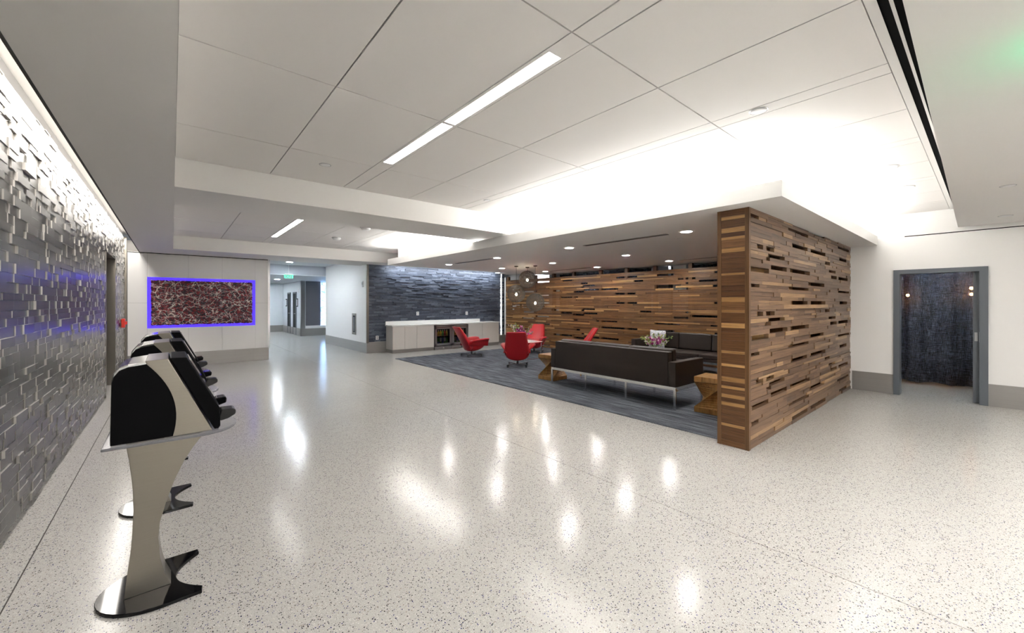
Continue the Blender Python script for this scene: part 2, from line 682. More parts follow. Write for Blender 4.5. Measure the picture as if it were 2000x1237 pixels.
# slim steel corner where the tiles meet the art wall
struct(MB().box((XL - 0.01, 12.445, 0), (XL + 0.03, YA - 0.004, ZP + 0.3)).build('trim_1', 'steel'))

# wall with the artwork: panels around a niche
NX0, NX1, NZ0, NZ1 = -0.425, 1.645, 0.92, 2.092
wb = struct(MB().box((XL - 0.3, YA + 0.012, 0), (NX0, YA + 0.20, 2.9)).box((NX1, YA + 0.012, 0), (1.93, YA + 0.20, 2.9))
            .box((NX0, YA + 0.012, 0), (NX1, YA + 0.20, NZ0)).box((NX0, YA + 0.012, NZ1), (NX1, YA + 0.20, 2.9))
            .box((NX0, YA + 0.13, NZ0), (NX1, YA + 0.20, NZ1)).build('wall_back', 'seam'))
cols = [-0.745, NX0, 0.30, 0.95, NX1, 1.93]
for i in range(5):
    a, b = cols[i] + 0.0012, cols[i + 1] - 0.0012
    if 1 <= i <= 3:
        piece('wall_panel', wb, 'white_wall', (a, YA, 0.32), (b, YA + 0.02, NZ0 - 0.001))
        piece('wall_panel', wb, 'white_wall', (a, YA, NZ1 + 0.001), (b, YA + 0.02, 2.655))
    else:
        piece('wall_panel', wb, 'white_wall', (a, YA, 0.32), (b, YA + 0.02, 1.4985))
        piece('wall_panel', wb, 'white_wall', (a, YA, 1.5015), (b, YA + 0.02, 2.655))
bb = struct(B((-0.745, YA - 0.010, 0.0), (1.935, YA + 0.015, 0.32)).build('baseboard_back', 'seam'))
for a, b in ((-0.745, 0.35), (0.352, 1.60), (1.602, 1.945)):
    piece('base_plate', bb, 'base_metal', (a, YA - 0.016, 0.0), (b, YA - 0.009, 0.318))
struct(B((1.925, YA - 0.012, 0.319), (1.972, YA + 0.20, 2.66)).build('trim_2', 'chrome'))

struct(B((-0.745, YA - 0.006, 2.634), (1.93, YA + 0.01, 2.648)).build('trim_5', 'black_gap'))

# corridor wall, slate wall
struct(B((XW, YB + 0.03, 0.30), (XW + 0.5, 16.35, 2.86)).build('wall_corridor', 'white_wall'))
bc = struct(B((XW - 0.012, YB - 0.012, 0), (XW + 0.3, 16.36, 0.302)).build('baseboard_corridor', 'base_metal'))
struct(B((XW - 0.008, YB - 0.008, 0.303), (XW + 0.055, YB + 0.05, 2.66)).build('trim_3', 'steel'))
ws = struct(B((XW + 0.05, YB + 0.012, 0), (9.65, YB + 0.45, 2.95)).build('wall_slate', 'grey_paint'))
rnd = random.Random(9)
strips = []
z = 0.335
while z < 2.66:
    h = rnd.choice([0.034, 0.042, 0.050])
    x = XW + 0.056
    first = True
    while x < 9.55:
        l = rnd.uniform(0.14, 0.46) * (0.5 if first else 1)
        first = False
        x1 = min(x + l, 9.56)
        strips.append(((x + 0.001, YB - rnd.choice([0.0, 0.006, 0.013, 0.022]), z + 0.0012), (x1 - 0.001, YB + 0.02, z + h - 0.0012)))
        x = x1
    z += h
lay(strips, ws, 'slate_strip', 'slate_strip_field', 'slate', 300)
struct(B((XW + 0.05, YB - 0.014, 0), (9.56, YB + 0.02, 0.33)).build('baseboard_slate', 'base_metal'))

# wall with the doorway on the right
DY0, DY1, DZ = 0.01, 1.03, 2.035
wr = struct(MB().box((XR, DY1, 0), (XR + 0.14, 1.96, 3.0)).box((XR, -6.2, 0), (XR + 0.14, DY0, 3.0))
            .box((XR, DY0, DZ), (XR + 0.14, DY1, 3.0)).build('wall_right', 'white_wall'))
struct(MB().box((XR - 0.014, DY1 + 0.001, 0), (XR + 0.01, 1.57, 0.32)).box((XR - 0.014, -6.2, 0), (XR + 0.01, DY0 - 0.001, 0.32))
       .build('baseboard_right', 'base_metal'))
struct(MB().box((XR - 0.004, -6.2, 2.572), (XR + 0.01, 0.9, 2.584)).build('trim_4', 'black_gap'))
fr = struct(MB().box((XR - 0.035, DY1 - 0.075, 0), (XR + 0.16, DY1 + 0.002, DZ + 0.002))
            .box((XR - 0.035, DY0 - 0.002, 0), (XR + 0.16, DY0 + 0.085, DZ + 0.002))
            .box((XR - 0.035, DY0 + 0.085, DZ - 0.065), (XR + 0.16, DY1 - 0.075, DZ + 0.002)).build('door_2', 'door_grey'))
B((XR + 0.06, DY0 + 0.075, 0.01), (XR + 0.10, DY0 + 0.15, DZ - 0.06)).build('pocket_door_edge', 'door_grey', fr)
MB().box((XR + 0.052, DY0 + 0.10, 0.93), (XR + 0.062, DY0 + 0.135, 1.06)).build('lock_plate', 'dull_steel', fr, bevel=0.003)
MB().box((XR - 0.01, DY0 + 0.084, 0.92), (XR + 0.03, DY0 + 0.089, 1.07)).build('strike_plate', 'dull_steel', fr)

# shell of the space behind the lounge screen and behind the camera
struct(B((11.9, -3.0, 0), (12.0, 12.6, 3.0)).build('wall_far', 'grey_paint'))
struct(B((9.14, -3.0, 0), (12.0, -2.9, 3.0)).build('wall_side', 'grey_paint'))
struct(B((-1.1, -6.3, 0), (9.14, -6.2, 3.0)).build('wall_front', 'white_wall'))
struct(B((9.95, 10.05, 0), (10.1, YB + 0.45, 2.95)).build('wall_stub', 'white_wall'))

# ceilings
ceil = struct(empty('ceiling'))
SX, SY0, SY1 = 4.195, 1.235, 10.12                # lounge soffit
YBM0, YBM1, YT2 = 5.26, 6.22, 11.32     # near tray edge, beam, far edge of the second tray
# near ceiling, its edge slightly skewed to the room
edge = lambda x: 0.187 + 0.0137 * x
MB().prism([(-0.56, -6.2), (XR, -6.2), (XR, edge(XR)), (0.02, edge(0.02)), (0.02, YT2), (1.96, YT2), (1.96, YA), (-0.56, YA)], ZP, ZP + 0.05, 'z').build('perimeter_ceiling', 'white_ceiling', ceil)
B((-0.562, -6.2, ZP - 0.004), (-0.548, YA, ZP + 0.03)).build('slot_edge', 'cove_black', ceil)
B((0.021, YBM0, ZP), (SX + 0.262, YBM1, ZT + 0.05)).build('ceiling_beam', 'white_ceiling', ceil)
B((1.96, YT2, ZP), (9.65, YB + 0.03, ZT)).build('far_ceiling', 'white_ceiling', ceil)
B((1.96, YB + 0.03, ZP), (XW + 0.05, YA + 0.2, ZP + 0.25)).build('corridor_lintel', 'white_ceiling', ceil)
# tray sides
B((-0.02, edge(0), ZP + 0.051), (0.02, YT2, ZT + 0.05)).build('tray_side', 'white_ceiling', ceil)
MB().prism([(0.0, edge(0) - 0.06), (XR, edge(XR) - 0.06), (XR, edge(XR)), (0.0, edge(0))], ZP + 0.051, ZT + 0.05, 'z').build('tray_side', 'white_ceiling', ceil)
B((0.0, YT2, ZP + 0.051), (1.96, YT2 + 0.04, ZT + 0.05)).build('tray_side', 'white_ceiling', ceil)
# grid backing and roof over everything
B((0.0, 0.1, ZT + 0.012), (9.65, YT2 + 0.05, ZT + 0.05)).build('grid_backing', 'grid', ceil)
B((-1.7, -6.3, 3.06), (12.1, 12.9, 3.10)).build('roof_deck', 'white_ceiling', ceil)
B((-0.52, 0.3, 2.70), (-0.50, YA, 3.06)).build('slot_back', 'white_ceiling', ceil)
B((9.14, -3.0, 2.60), (12.0, 12.6, 2.64)).build('window_ceiling', 'white_ceiling', ceil)
# tiles
gx = [0.022, 0.826, 1.607, 1.757, 2.46, 3.25, 3.40, 4.12, 4.89, 5.04, 5.78, 6.53, 6.68, 7.42, 8.17, 8.32, 8.99]
gy1 = [0.395, 1.452, 2.846, 4.245, YBM0 - 0.002]
gy2 = [YBM1 + 0.002, 7.60, 9.00, 10.40, YT2 - 0.002]
tg = 0.0045
for gy, lit in ((gy1, (1, 3)), (gy2, (1, 3))):
    for i in range(len(gx) - 1):
        for j in range(len(gy) - 1):
            if gx[i] == 1.607 and lit[0] <= j < lit[1]:
                continue
            if gx[i] > 5.0 and gy is gy2:
                continue
            piece('ceiling_tile', ceil, 'tile_white', (gx[i] + tg, gy[j] + tg, ZT), (gx[i + 1] - tg, gy[j + 1] - tg, ZT + 0.015))
# soffit over the lounge, with its upstand
B((SX + 0.02, SY0 + 0.02, ZS), (9.85, SY1 - 0.02, ZS + 0.025)).build('lounge_soffit', 'soffit_paint', ceil)
MB().box((SX, SY0, ZS), (SX + 0.02, SY1, 2.625)).box((SX + 0.02, SY0, ZS), (XR, SY0 + 0.02, 2.625)).box((SX + 0.02, SY1 - 0.02, ZS), (9.6, SY1, 2.625)).build('soffit_fascia', 'soffit_paint', ceil)
MB().box((SX + 0.27, SY0 + 0.28, ZS + 0.026), (SX + 0.29, SY1 - 0.021, ZT - 0.001)).box((SX + 0.27, SY0 + 0.26, ZS + 0.026), (XR, SY0 + 0.28, ZT - 0.001)).build('soffit_upstand', 'soffit_paint', ceil)
MB().box((SX + 0.021, SY0 + 0.26, 2.55), (SX + 0.269, SY1 - 0.021, 2.56)).box((SX + 0.021, SY0 + 0.021, 2.55), (XR, SY0 + 0.259, 2.56)).build('cove_tray', 'soffit_paint', ceil)
# black linear air slots beside the tray edge
for y0, y1 in ((0.262, 0.298), (0.312, 0.350)):
    B((0.1, y0, ZT - 0.004), (XR, y1, ZT + 0.012)).build('air_slot', 'black_gap', ceil)
for y0, y1 in ((0.20, 0.262), (0.298, 0.312), (0.350, 0.393)):
    B((0.1, y0, ZT - 0.006), (XR, y1, ZT + 0.012)).build('slot_flange', 'white_ceiling', ceil)

# corridor beyond the opening
cor = struct(empty('wall_corridor_far'))
B((1.6, YA + 0.2, 2.86), (6.5, 16.4, 2.90)).build('high_ceiling', 'corridor_paint', cor)
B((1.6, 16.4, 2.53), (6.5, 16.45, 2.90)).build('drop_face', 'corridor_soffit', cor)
B((1.6, 16.45, 2.50), (6.5, 24.6, 2.53)).build('low_ceiling', 'corridor_paint', cor)
B((1.6, 24.3, 0.34), (4.5, 24.5, 2.5)).build('end_wall', 'corridor_paint', cor)
B((4.42, 20.35, 0.34), (4.6, 24.3, 2.5)).build('side_wall', 'corridor_paint', cor)
MB().box((1.6, 24.28, 0), (4.42, 24.5, 0.34)).box((4.405, 20.34, 0), (4.6, 24.3, 0.34)).box((4.405, 20.33, 0), (6.5, 20.5, 0.34)).build('corridor_base', 'base_metal', cor)
B((1.60, YA + 0.2, 0), (1.95, 24.5, 2.9)).build('near_wall', 'corridor_paint', cor)
B((4.41, 20.345, 0.34), (4.58, 20.50, 2.5)).build('steel_return', 'dull_steel', cor)
B((4.60, 20.40, 0.46), (5.24, 20.52, 2.5)).build('steel_panel', 'dark_steel', cor)
B((4.59, 20.33, 0.34), (5.6, 20.52, 0.455)).build('window_ledge', 'white_wall', cor)
B((5.25, 20.36, 0.46), (5.60, 20.50, 2.46)).build('lit_glass', 'pattern_glass', cor)
B((5.6, 20.36, 0), (6.5, 20.6, 2.5)).build('rear_panel', 'corridor_paint', cor)
for k, (y0, y1) in enumerate(((21.25, 21.95), (22.45, 23.15))):
    dd = struct(MB().box((4.395, y0, 0), (4.43, y0 + 0.07, 2.02)).box((4.395, y1 - 0.07, 0), (4.43, y1, 2.02)).box((4.395, y0, 1.95), (4.43, y1, 2.02)).build('door_%d' % (k + 3), 'door_grey'))
    B((4.412, y0 + 0.07, 0), (4.425, y1 - 0.07, 1.95)).build('door_leaf', 'satin_black', dd)
    MB().tube([(4.40, y0 + 0.12, 1.0), (4.36, y0 + 0.12, 1.0), (4.36, y0 + 0.24, 1.0)], 0.012).build('handle', 'dull_steel', dd)

# ------------------------------------------------------------------ walnut screens
PER = 0.715
RB = [0.0, 0.048, 0.096, 0.14, 0.188, 0.235, 0.27, 0.306, 0.354, 0.396, 0.445, 0.495, 0.535, 0.577, 0.617, 0.645, 0.692]
OPEN = {1: [(5.78, 6.42), (6.57, 7.32), (8.2, 8.72)], 5: [(4.49, 4.69), (5.66, 6.48), (8.1, 8.87)], 7: [(6.52, 7.26)],
        9: [(4.49, 4.98)], 10: [(5.04, 5.6), (5.73, 6.53), (7.66, 8.0), (8.12, 8.76)], 12: [(4.9, 5.04), (7.55, 7.93)],
        13: [(4.98, 5.5)], 15: [(4.64, 4.8), (4.9, 5.17), (7.31, 7.62)]}


def screen_rows(top):
    out = []
    k = 0
    while True:
        for i, b in enumerate(RB):
            z0 = k * PER + b
            z1 = k * PER + (RB[i + 1] if i + 1 < len(RB) else PER)
            if z0 > top - 0.012:
                return out
            out.append((i, z0, min(z1, top)))
        k += 1


rnd = random.Random(21)
SCX0, SCY0, SCY1 = 4.425, 1.59, 1.905
scr = tag(empty('slatted_screen', (SCX0, SCY0, 0)), 'walnut plank screen wall facing the bare floor beside the doorway, with square plank end', 'screen')


def loc_piece(nm, par, material, lo, hi, org):
    return piece(nm, par, material, [a - b for a, b in zip(lo, org)], [a - b for a, b in zip(hi, org)])


org = (SCX0, SCY0, 0)
planks = []
for i, z0, z1 in screen_rows(ZS):
    op = OPEN.get(i, [])
    # solid spans between the openings
    spans, x = [], SCX0 + 0.03
    for a, b in op:
        if a - x > 0.02:
            spans.append((x, a))
        x = b
    spans.append((x, XR))
    for a, b in spans:
        x = a
        while x < b - 0.001:
            l = rnd.choice([0.22, 0.34, 0.5, 0.62, 0.8, 1.0])
            x1 = x + l
            if b - x1 < 0.15:
                x1 = b
            dep = rnd.choice([0.0, 0.0, 0.004, 0.008, 0.012])
            planks.append(((x + 0.0008, SCY0 + dep, z0 + 0.0008), (x1 - 0.0008, SCY0 + 0.05, z1 - 0.0008)))
            x = x1
planks.sort(key=lambda q: -px_size(*q))
for lo, hi in planks[:300]:
    loc_piece('plank', scr, 'walnut_face', lo, hi, org)
mb = MB()
for lo, hi in planks[300:]:
    mb.box([a - b for a, b in zip(lo, org)], [a - b for a, b in zip(hi, org)])
if mb.v:
    stuff(mb.build('plank_field', 'walnut_face', scr))
# rear face towards the lounge, posts between the faces
mb = MB()
for i, z0, z1 in screen_rows(ZS):
    x = 0.0
    while x < XR - SCX0:
        x1 = min(x + rnd.uniform(0.4, 1.4), XR - SCX0)
        if rnd.random() > 0.10:
            mb.box((x + 0.001, SCY1 - SCY0 - 0.04, z0 + 0.001), (x1 - 0.001, SCY1 - SCY0 - rnd.choice([0, .004, .01]), z1 - 0.001))
        x = x1
stuff(mb.build('rear_plank_field', 'walnut', scr))
for px in (5.62, 6.52, 7.40, 8.05, 8.90):
    piece('post', scr, 'walnut_post', (px - SCX0, 0.056, 0), (px - SCX0 + 0.06, 0.26, ZS))
piece('core_board', scr, 'walnut', (0.05, 0.20, 0.0), (XR - SCX0, 0.215, ZS))
# plank end: two stiles and short rails
piece('stile', scr, 'walnut_post', (-0.012, 0.0, 0), (0.03, 0.040, ZS))
piece('stile', scr, 'walnut_post', (-0.012, 0.275, 0), (0.03, 0.315, ZS))
z = 0.0
k = 0
while z < ZS - 0.005:
    pale = k % 2 == 1 and rnd.random() < 0.75
    h = rnd.choice([0.022, 0.028, 0.036, 0.05]) if pale else rnd.choice([0.045, 0.06, 0.085, 0.11])
    z1 = min(z + h, ZS)
    if ZS - z1 < 0.03:
        z1 = ZS
    piece('rail', scr, 'rail_pale' if pale else 'rail_dark', (-0.008 - rnd.choice([0, .001, .003]), 0.041, z + 0.0006), (0.03, 0.274, z1 - 0.0006))
    z = z1
    k += 1

# rear screen behind the sofas
rnd = random.Random(33)
BX = 9.50
bs = tag(empty('slatted_screen', (BX, 1.96, 0)), 'long walnut slat screen with see-through gaps behind the sofas and red chairs', 'screen')
Y0, Y1 = 1.96, 11.90
TOPB = 2.345
rows = screen_rows(TOPB)
posts = [1.99, 3.90, 4.72, 5.68, 6.56, 7.46, 8.52, 9.40, 10.30, 11.05, 11.80]
planks = []
for i, z0, z1 in rows:
    if z0 < 0.09:
        pass
    op = []
    for kk in range(4):
        for a, b in OPEN.get(i, []):
            s_ = (b - a) * 0.9
            y = 11.95 - ((a - 4.4) * 0.78 + kk * 3.35)
            if rnd.random() < 0.68:
                op.append((y - s_, y))
    if rnd.random() < 0.22:
        y = rnd.uniform(2.5, 11)
        op.append((y, y + rnd.uniform(0.3, 0.8)))
    op.sort()
    spans, y = [], Y0
    for a, b in op:
        if b < Y0 or a > Y1:
            continue
        if a - y > 0.05:
            spans.append((y, a))
        y = max(y, b)
    if y < Y1:
        spans.append((y, Y1))
    for a, b in spans:
        y = a
        while y < b - 0.001:
            l = rnd.choice([0.5, 0.7, 0.95, 1.2, 1.6])
            y1 = y + l
            if b - y1 < 0.3:
                y1 = b
            dep = rnd.choice([0.0, 0.0, 0.005, 0.012, 0.02])
            planks.append(((BX + dep, y + 0.001, z0 + 0.0012), (BX + 0.045, y1 - 0.001, z1 - 0.0012)))
            y = y1
org = (BX, 1.96, 0)
planks.sort(key=lambda q: -px_size(*q))
for lo, hi in planks[:300]:
    loc_piece('slat', bs, 'walnut', lo, hi, org)
mb = MB()
for lo, hi in planks[300:]:
    mb.box([a - b for a, b in zip(lo, org)], [a - b for a, b in zip(hi, org)])
if mb.v:
    stuff(mb.build('slat_field', 'walnut', bs))
for py in posts:
    piece('post', bs, 'walnut_post', (0.047, py - 1.96, 0), (0.13, py - 1.96 + 0.10, ZS - 0.002))

# two upright light lines between slate wall and screen
t_ = tag(empty('light_column', (9.60, 11.99, 0)), 'upright white light lines at the end of the slate wall', 'light')
B((-0.208, 0.06, 0.30), (-0.178, 0.10, 2.60)).build('light_line', 'lamp_strip', t_)
B((-0.10, -0.06, 0.30), (-0.087, -0.01, 2.46)).build('light_line', 'quartz', t_)
B((-0.23, 0.10, 0.0), (-0.06, 0.12, 2.60)).build('back_plate', 'dull_steel', t_)

# columns seen through the screen
struct(B((9.86, 5.52, 0), (10.0, 6.02, 2.6)).build('wall_column', 'grey_paint'))
struct(B((9.84, 5.02, 0), (10.0, 5.38, 2.6)).build('wall_pier', 'white_wall'))

# ------------------------------------------------------------------ curtains
def curtain(y0, y1, x, z0, z1, label, seed):
    r = random.Random(seed)
    t_ = tag(empty('curtain', (x, (y0 + y1) / 2, 0)), label, 'curtain')
    mb = MB()
    n = int((y1 - y0) / 0.02)
    ph = r.random() * 6
    pts = []
    for i in range(n + 1):
        y = y0 + (y1 - y0) * i / n
        d = 0.062 * math.sin(y * 19 + ph + 1.2 * math.sin(y * 3.1 + ph)) + 0.02 * math.sin(y * 47 + ph * 2)
        pts.append((d, y - (y0 + y1) / 2))
    zs = [z0, z0 + 0.5, (z0 + z1) / 2, z1 - 0.4, z1]
    vs_, fs = [], []
    for k, zz in enumerate(zs):
        for (d, y) in pts:
            q = 1.15 - 0.3 * (zz - z0) / (z1 - z0)
            vs_.append((d * q, y, zz + (0.012 * math.sin(y * 13) if k == 0 else 0)))
    m_ = n + 1
    for k in range(len(zs) - 1):
        for i in range(n):
            fs.append((k * m_ + i, k * m_ + i + 1, (k + 1) * m_ + i + 1, (k + 1) * m_ + i))
    mb.add(vs_, fs)
    o = mb.build('curtain_cloth', 'curtain_cloth', t_, smooth=True)
    so = o.modifiers.new('solid', 'SOLIDIFY')
    so.thickness = 0.003
    MB().tube([(0, y0 - (y0 + y1) / 2, z1 + 0.02), (0, y1 - (y0 + y1) / 2, z1 + 0.02)], 0.014, 8).build('curtain_rail', 'dull_steel', t_)
    return t_


curtain(-0.75, 1.70, 10.35, 0.06, 2.50, 'dark open-weave curtain hanging behind the grey doorway', 3)
curtain(1.95, 9.98, 10.42, 0.06, 2.50, 'long dark curtain behind the slat screen', 8)
LY = (1.127, 0.225)
for (yy, zz, lb) in ((LY[0], 1.663, 'orange glowing lamp seen through the curtain at the left of the doorway'),
                     (LY[1], 1.788, 'orange glowing lamp high at the right edge of the doorway curtain'),
                     (LY[1], 1.670, 'lower orange glowing lamp at the right edge of the doorway curtain')):
    t_ = tag(empty('wall_lamp', (11.88, yy, zz)), lb, 'lamp')
    MB().lathe([(0.0, -0.03), (0.02, -0.022), (0.03, 0.0), (0.02, 0.022), (0.0, 0.03)], 12).build('bulb', 'bulb_orange', t_, (-0.12, 0, 0), smooth=True)
    MB().box((-0.10, -0.02, -0.02), (0.02, 0.02, 0.02)).build('bracket', 'dull_steel', t_)

# ------------------------------------------------------------------ artwork and small wall things
t_ = tag(empty('wall_artwork', ((NX0 + NX1) / 2, YA + 0.03, NZ0)), 'red, black and white dripped-paint panel in a purple glowing niche', 'artwork')
hw = (NX1 - NX0) / 2
hh = NZ1 - NZ0
f_ = 0.066
MB().box((-hw, 0.0, 0), (hw, 0.02, f_)).box((-hw, 0.0, hh - f_), (hw, 0.02, hh)).box((-hw, 0.0, f_), (-hw + f_, 0.02, hh - f_)).box((hw - f_, 0.0, f_), (hw, 0.02, hh - f_)).box((-hw, 0.02, 0), (hw, 0.03, hh)).build('glowing_frame', 'led_purple', t_)
r = random.Random(2)
mb = MB()
nx, nz = 60, 34
W2, H2 = hw - f_ + 0.004, hh - 2 * f_ + 0.008
vs_, fs = [], []
for j in range(nz + 1):
    for i in range(nx + 1):
        edge_ = i in (0, nx) or j in (0, nz)
        x = -W2 + 2 * W2 * i / nx + (r.uniform(-.006, .006) if edge_ else 0)
        zz = f_ - 0.004 + H2 * j / nz + (r.uniform(-.006, .006) if edge_ else 0)
        vs_.append((x, -0.002 if edge_ else -0.016 - r.uniform(0, 0.008), zz))
for j in range(nz):
    for i in range(nx):
        a = j * (nx + 1) + i
        fs.append((a, a + 1, a + nx + 2, a + nx + 1))
mb.add(vs_, fs)
mb.build('painted_panel', 'drip_canvas', t_)

t_ = tag(empty('fire_alarm', (XL + 0.012, 11.55, 1.09)), 'red fire alarm box on the metal tile wall near the art wall', 'alarm')
B((0, -0.08, -0.09), (0.055, 0.08, 0.09)).build('housing', 'red_plastic', t_, bevel=0.008)
B((0.055, -0.045, -0.03), (0.085, 0.045, 0.035)).build('pull_handle', 'red_plastic', t_, bevel=0.006)

t_ = tag(empty('extinguisher_cabinet', (XW - 0.001, 13.20, 0.50)), 'narrow steel fire extinguisher cabinet on the white corridor wall', 'cabinet')
MB().box((-0.012, -0.18, 0), (0, 0.18, 0.07)).box((-0.012, -0.18, 0.60), (0, 0.18, 0.67)).box((-0.012, -0.18, 0.07), (0, -0.09, 0.60)).box((-0.012, 0.09, 0.07), (0, 0.18, 0.60)).build('frame', 'steel', t_)
B((-0.006, -0.09, 0.07), (0, 0.09, 0.60)).build('window_pane', 'screen_glass', t_)
B((-0.016, -0.015, 0.10), (-0.006, 0.03, 0.56)).build('lettering_strip', 'dull_steel', t_)


def outlet(x, z, label):
    t_ = tag(empty('wall_socket', (x, YB - 0.018, z)), label, 'socket')
    B((-0.045, -0.008, -0.06), (0.045, 0.0, 0.06)).build('cover_plate', 'white_plastic', t_, bevel=0.003)
    for dz in (-0.025, 0.025):
        B((-0.016, -0.0095, dz - 0.012), (0.016, -0.007, dz + 0.012)).build('socket_face', 'seam', t_)


outlet(4.68, 0.45, 'white wall socket low on the slate wall left of the counter')
outlet(6.0, 1.16, 'white wall socket above the left part of the counter')
outlet(7.87, 1.14, 'white wall socket above the right part of the counter')
t_ = tag(empty('wall_strobe', (XW - 0.001, 12.42, 2.07)), 'small white strobe high on the corridor wall by its steel corner', 'strobe')
B((-0.03, -0.06, -0.09), (0, 0.06, 0.09)).build('housing', 'white_plastic', t_, bevel=0.006)
B((-0.045, -0.03, -0.02), (-0.03, 0.03, 0.05)).build('lens', 'glass', t_, bevel=0.004)
t_ = tag(empty('wall_strobe', (4.41, 20.75, 2.08)), 'small white strobe on the far corridor wall beside the steel panel', 'strobe')
B((-0.03, -0.06, -0.1), (0, 0.06, 0.1)).build('housing', 'white_plastic', t_, bevel=0.006)
for yy, lb in ((21.05, 'small dark framed door sign right of the nearer corridor door'), (23.40, 'small dark framed door sign left of the farther corridor door')):
    t_ = tag(empty('door_sign', (4.415, yy, 1.34)), lb, 'sign')
    B((-0.02, -0.11, 0), (-0.008, 0.11, 0.36)).build('plaque', 'white_plastic', t_)
    MB().box((-0.024, -0.12, 0.33), (-0.006, 0.12, 0.37)).box((-0.024, -0.12, -0.01), (-0.006, 0.12, 0.03)).box((-0.024, -0.12, 0), (-0.006, -0.095, 0.36)).build('sign_frame', 'satin_black', t_)


def exit_sign(loc, rz, label, scale=1.0):
    t_ = tag(empty('exit_sign', loc, rz), label, 'sign')
    B((-0.19, -0.012, -0.13), (0.19, 0.004, 0.10)).build('sign_plate', 'exit_plate', t_, bevel=0.003)
    B((-0.20, -0.025, 0.10), (0.20, 0.02, 0.135)).build('sign_housing', 'white_plastic', t_)
    cu = bpy.data.curves.new('exit_text', 'FONT')
    cu.body = 'EXIT'
    cu.size = 0.23
    cu.align_x = 'CENTER'
    cu.align_y = 'CENTER'
    cu.extrude = 0.003
    to = bpy.data.objects.new('exit_text', cu)
    COL.objects.link(to)
    dg = bpy.context.evaluated_depsgraph_get()
    me = bpy.data.meshes.new_from_object(to.evaluated_get(dg))
    bpy.data.objects.remove(to)
    me.materials.clear()
    me.materials.append(MATS['exit_green'])
    o = bpy.data.objects.new('lettering', me)
    COL.objects.link(o)
    o.parent = t_
    o.rotation_euler = (PI / 2, 0, 0)
    o.location = (0, -0.016, -0.015)
    o2 = o.copy()
    COL.objects.link(o2)
    o2.rotation_euler = (PI / 2, 0, PI)
    o2.location = (0, 0.008, -0.015)
    t_.scale = (scale,) * 3
    return t_


e_ = exit_sign((3.12, 16.2, 2.44), 0, 'green EXIT sign hanging in the far corridor', 0.66)
MB().tube([(0, 0, 0.13), (0, 0, 0.62)], 0.012).build('hanger', 'white_plastic', e_)
GL = area('exit_sign_lamp', (2.97, -0.27, 2.50), (0.36, 0.02), 0.17, (0.03, 1.0, 0.35), (PI, 0, math.radians(155)))
e_ = exit_sign((2.97, -0.27, 2.355), math.radians(155), 'green EXIT sign under the near ceiling, casting a green glow', 1.0)
MB().tube([(-0.15, 0, 0.13), (-0.15, 0, 0.293)], 0.01).build('hanger', 'white_plastic', e_)

# ------------------------------------------------------------------ ceiling lights and discs
def strip_light(y0, y1, ym, label):
    t_ = tag(empty('linear_light', (1.682, (y0 + y1) / 2, ZT)), label, 'light', 'recessed strip lights')
    yc = (y0 + y1) / 2
    MB().box((-0.073, y0 - yc - 0.195, -0.001), (-0.048, y1 - yc + 0.195, 0.012)).box((0.048, y0 - yc - 0.195, -0.001), (0.073, y1 - yc + 0.195, 0.012)).box((-0.048, y0 - yc - 0.195, -0.001), (0.048, y0 - yc, 0.012)).box((-0.048, y1 - yc, -0.001), (0.048, y1 - yc + 0.195, 0.012)).build('housing', 'tile_white', t_)
    B((-0.048, y0 - yc, 0.001), (0.048, ym - yc - 0.02, 0.010)).build('diffuser', 'lamp_white', t_)
    B((-0.048, ym - yc + 0.02, 0.001), (0.048, y1 - yc, 0.010)).build('diffuser', 'lamp_white', t_)
    B((-0.048, ym - yc - 0.02, -0.001), (0.048, ym - yc + 0.02, 0.012)).build('joint_bar', 'tile_white', t_)


strip_light(1.65, 4.05, 2.846, 'bright strip light in the nearer tiled ceiling bay')
strip_light(7.80, 10.20, 9.00, 'bright strip light in the tiled ceiling bay beyond the beam')


def downlight(x, y, z, label, group, r=0.085, lens='lamp_down'):
    t_ = tag(empty('downlight', (x, y, z)), label, 'downlight', group)
    MB().lathe([(r * 0.80, 0.004), (r * 0.82, -0.004), (r * 1.15, -0.004), (r * 1.22, 0.002)], 24).build('trim_ring', 'white_plastic', t_, smooth=True)
    MB().add([(r * 0.8 * math.cos(PI * q / 8), r * 0.8 * math.sin(PI * q / 8), -0.0045) for q in range(16)], [tuple(range(15, -1, -1))]).build('lens', lens, t_)
    return t_


nm = {5.3: 'row nearest the open floor', 7.0: 'middle row', 8.7: 'row nearest the slat screen'}
dn = {2.7: 'by the plank end', 4.85: 'above the near sofas', 6.95: 'short of the pendant globes', 8.95: 'toward the slate wall'}
for x in (5.3, 7.0, 8.7):
    for y in (2.7, 4.85, 6.95, 8.95):
        if y == 2.7 and x > 6:
            lb = 'round lounge downlight hidden behind the plank screen, %s' % nm[x]
        else:
            lb = 'round lounge ceiling downlight, %s, %s' % (nm[x], dn[y])
        downlight(x, y, ZS - 0.001, lb, 'lounge downlights')
downlight(2.95, 15.2, 2.859, 'round downlight in the higher corridor ceiling', 'corridor downlights', 0.11, 'lamp_cool')
downlight(3.35, 19.6, 2.499, 'round downlight in the low corridor ceiling by the exit sign', 'corridor downlights', 0.12, 'lamp_cool')
downlight(2.9, 13.6, 2.859, 'round downlight in the higher corridor ceiling just past the opening', 'corridor downlights', 0.11, 'lamp_cool')
downlight(2.55, 17.9, 2.499, 'added fill downlight in the low corridor ceiling just past the exit sign', 'corridor downlights', 0.12, 'lamp_cool')  # lamp added to lighten the dark corridor
downlight(3.3, 22.9, 2.499, 'added fill downlight in the low corridor ceiling near the end wall', 'corridor downlights', 0.12, 'lamp_cool')  # another added corridor fill lamp, toward the end wall
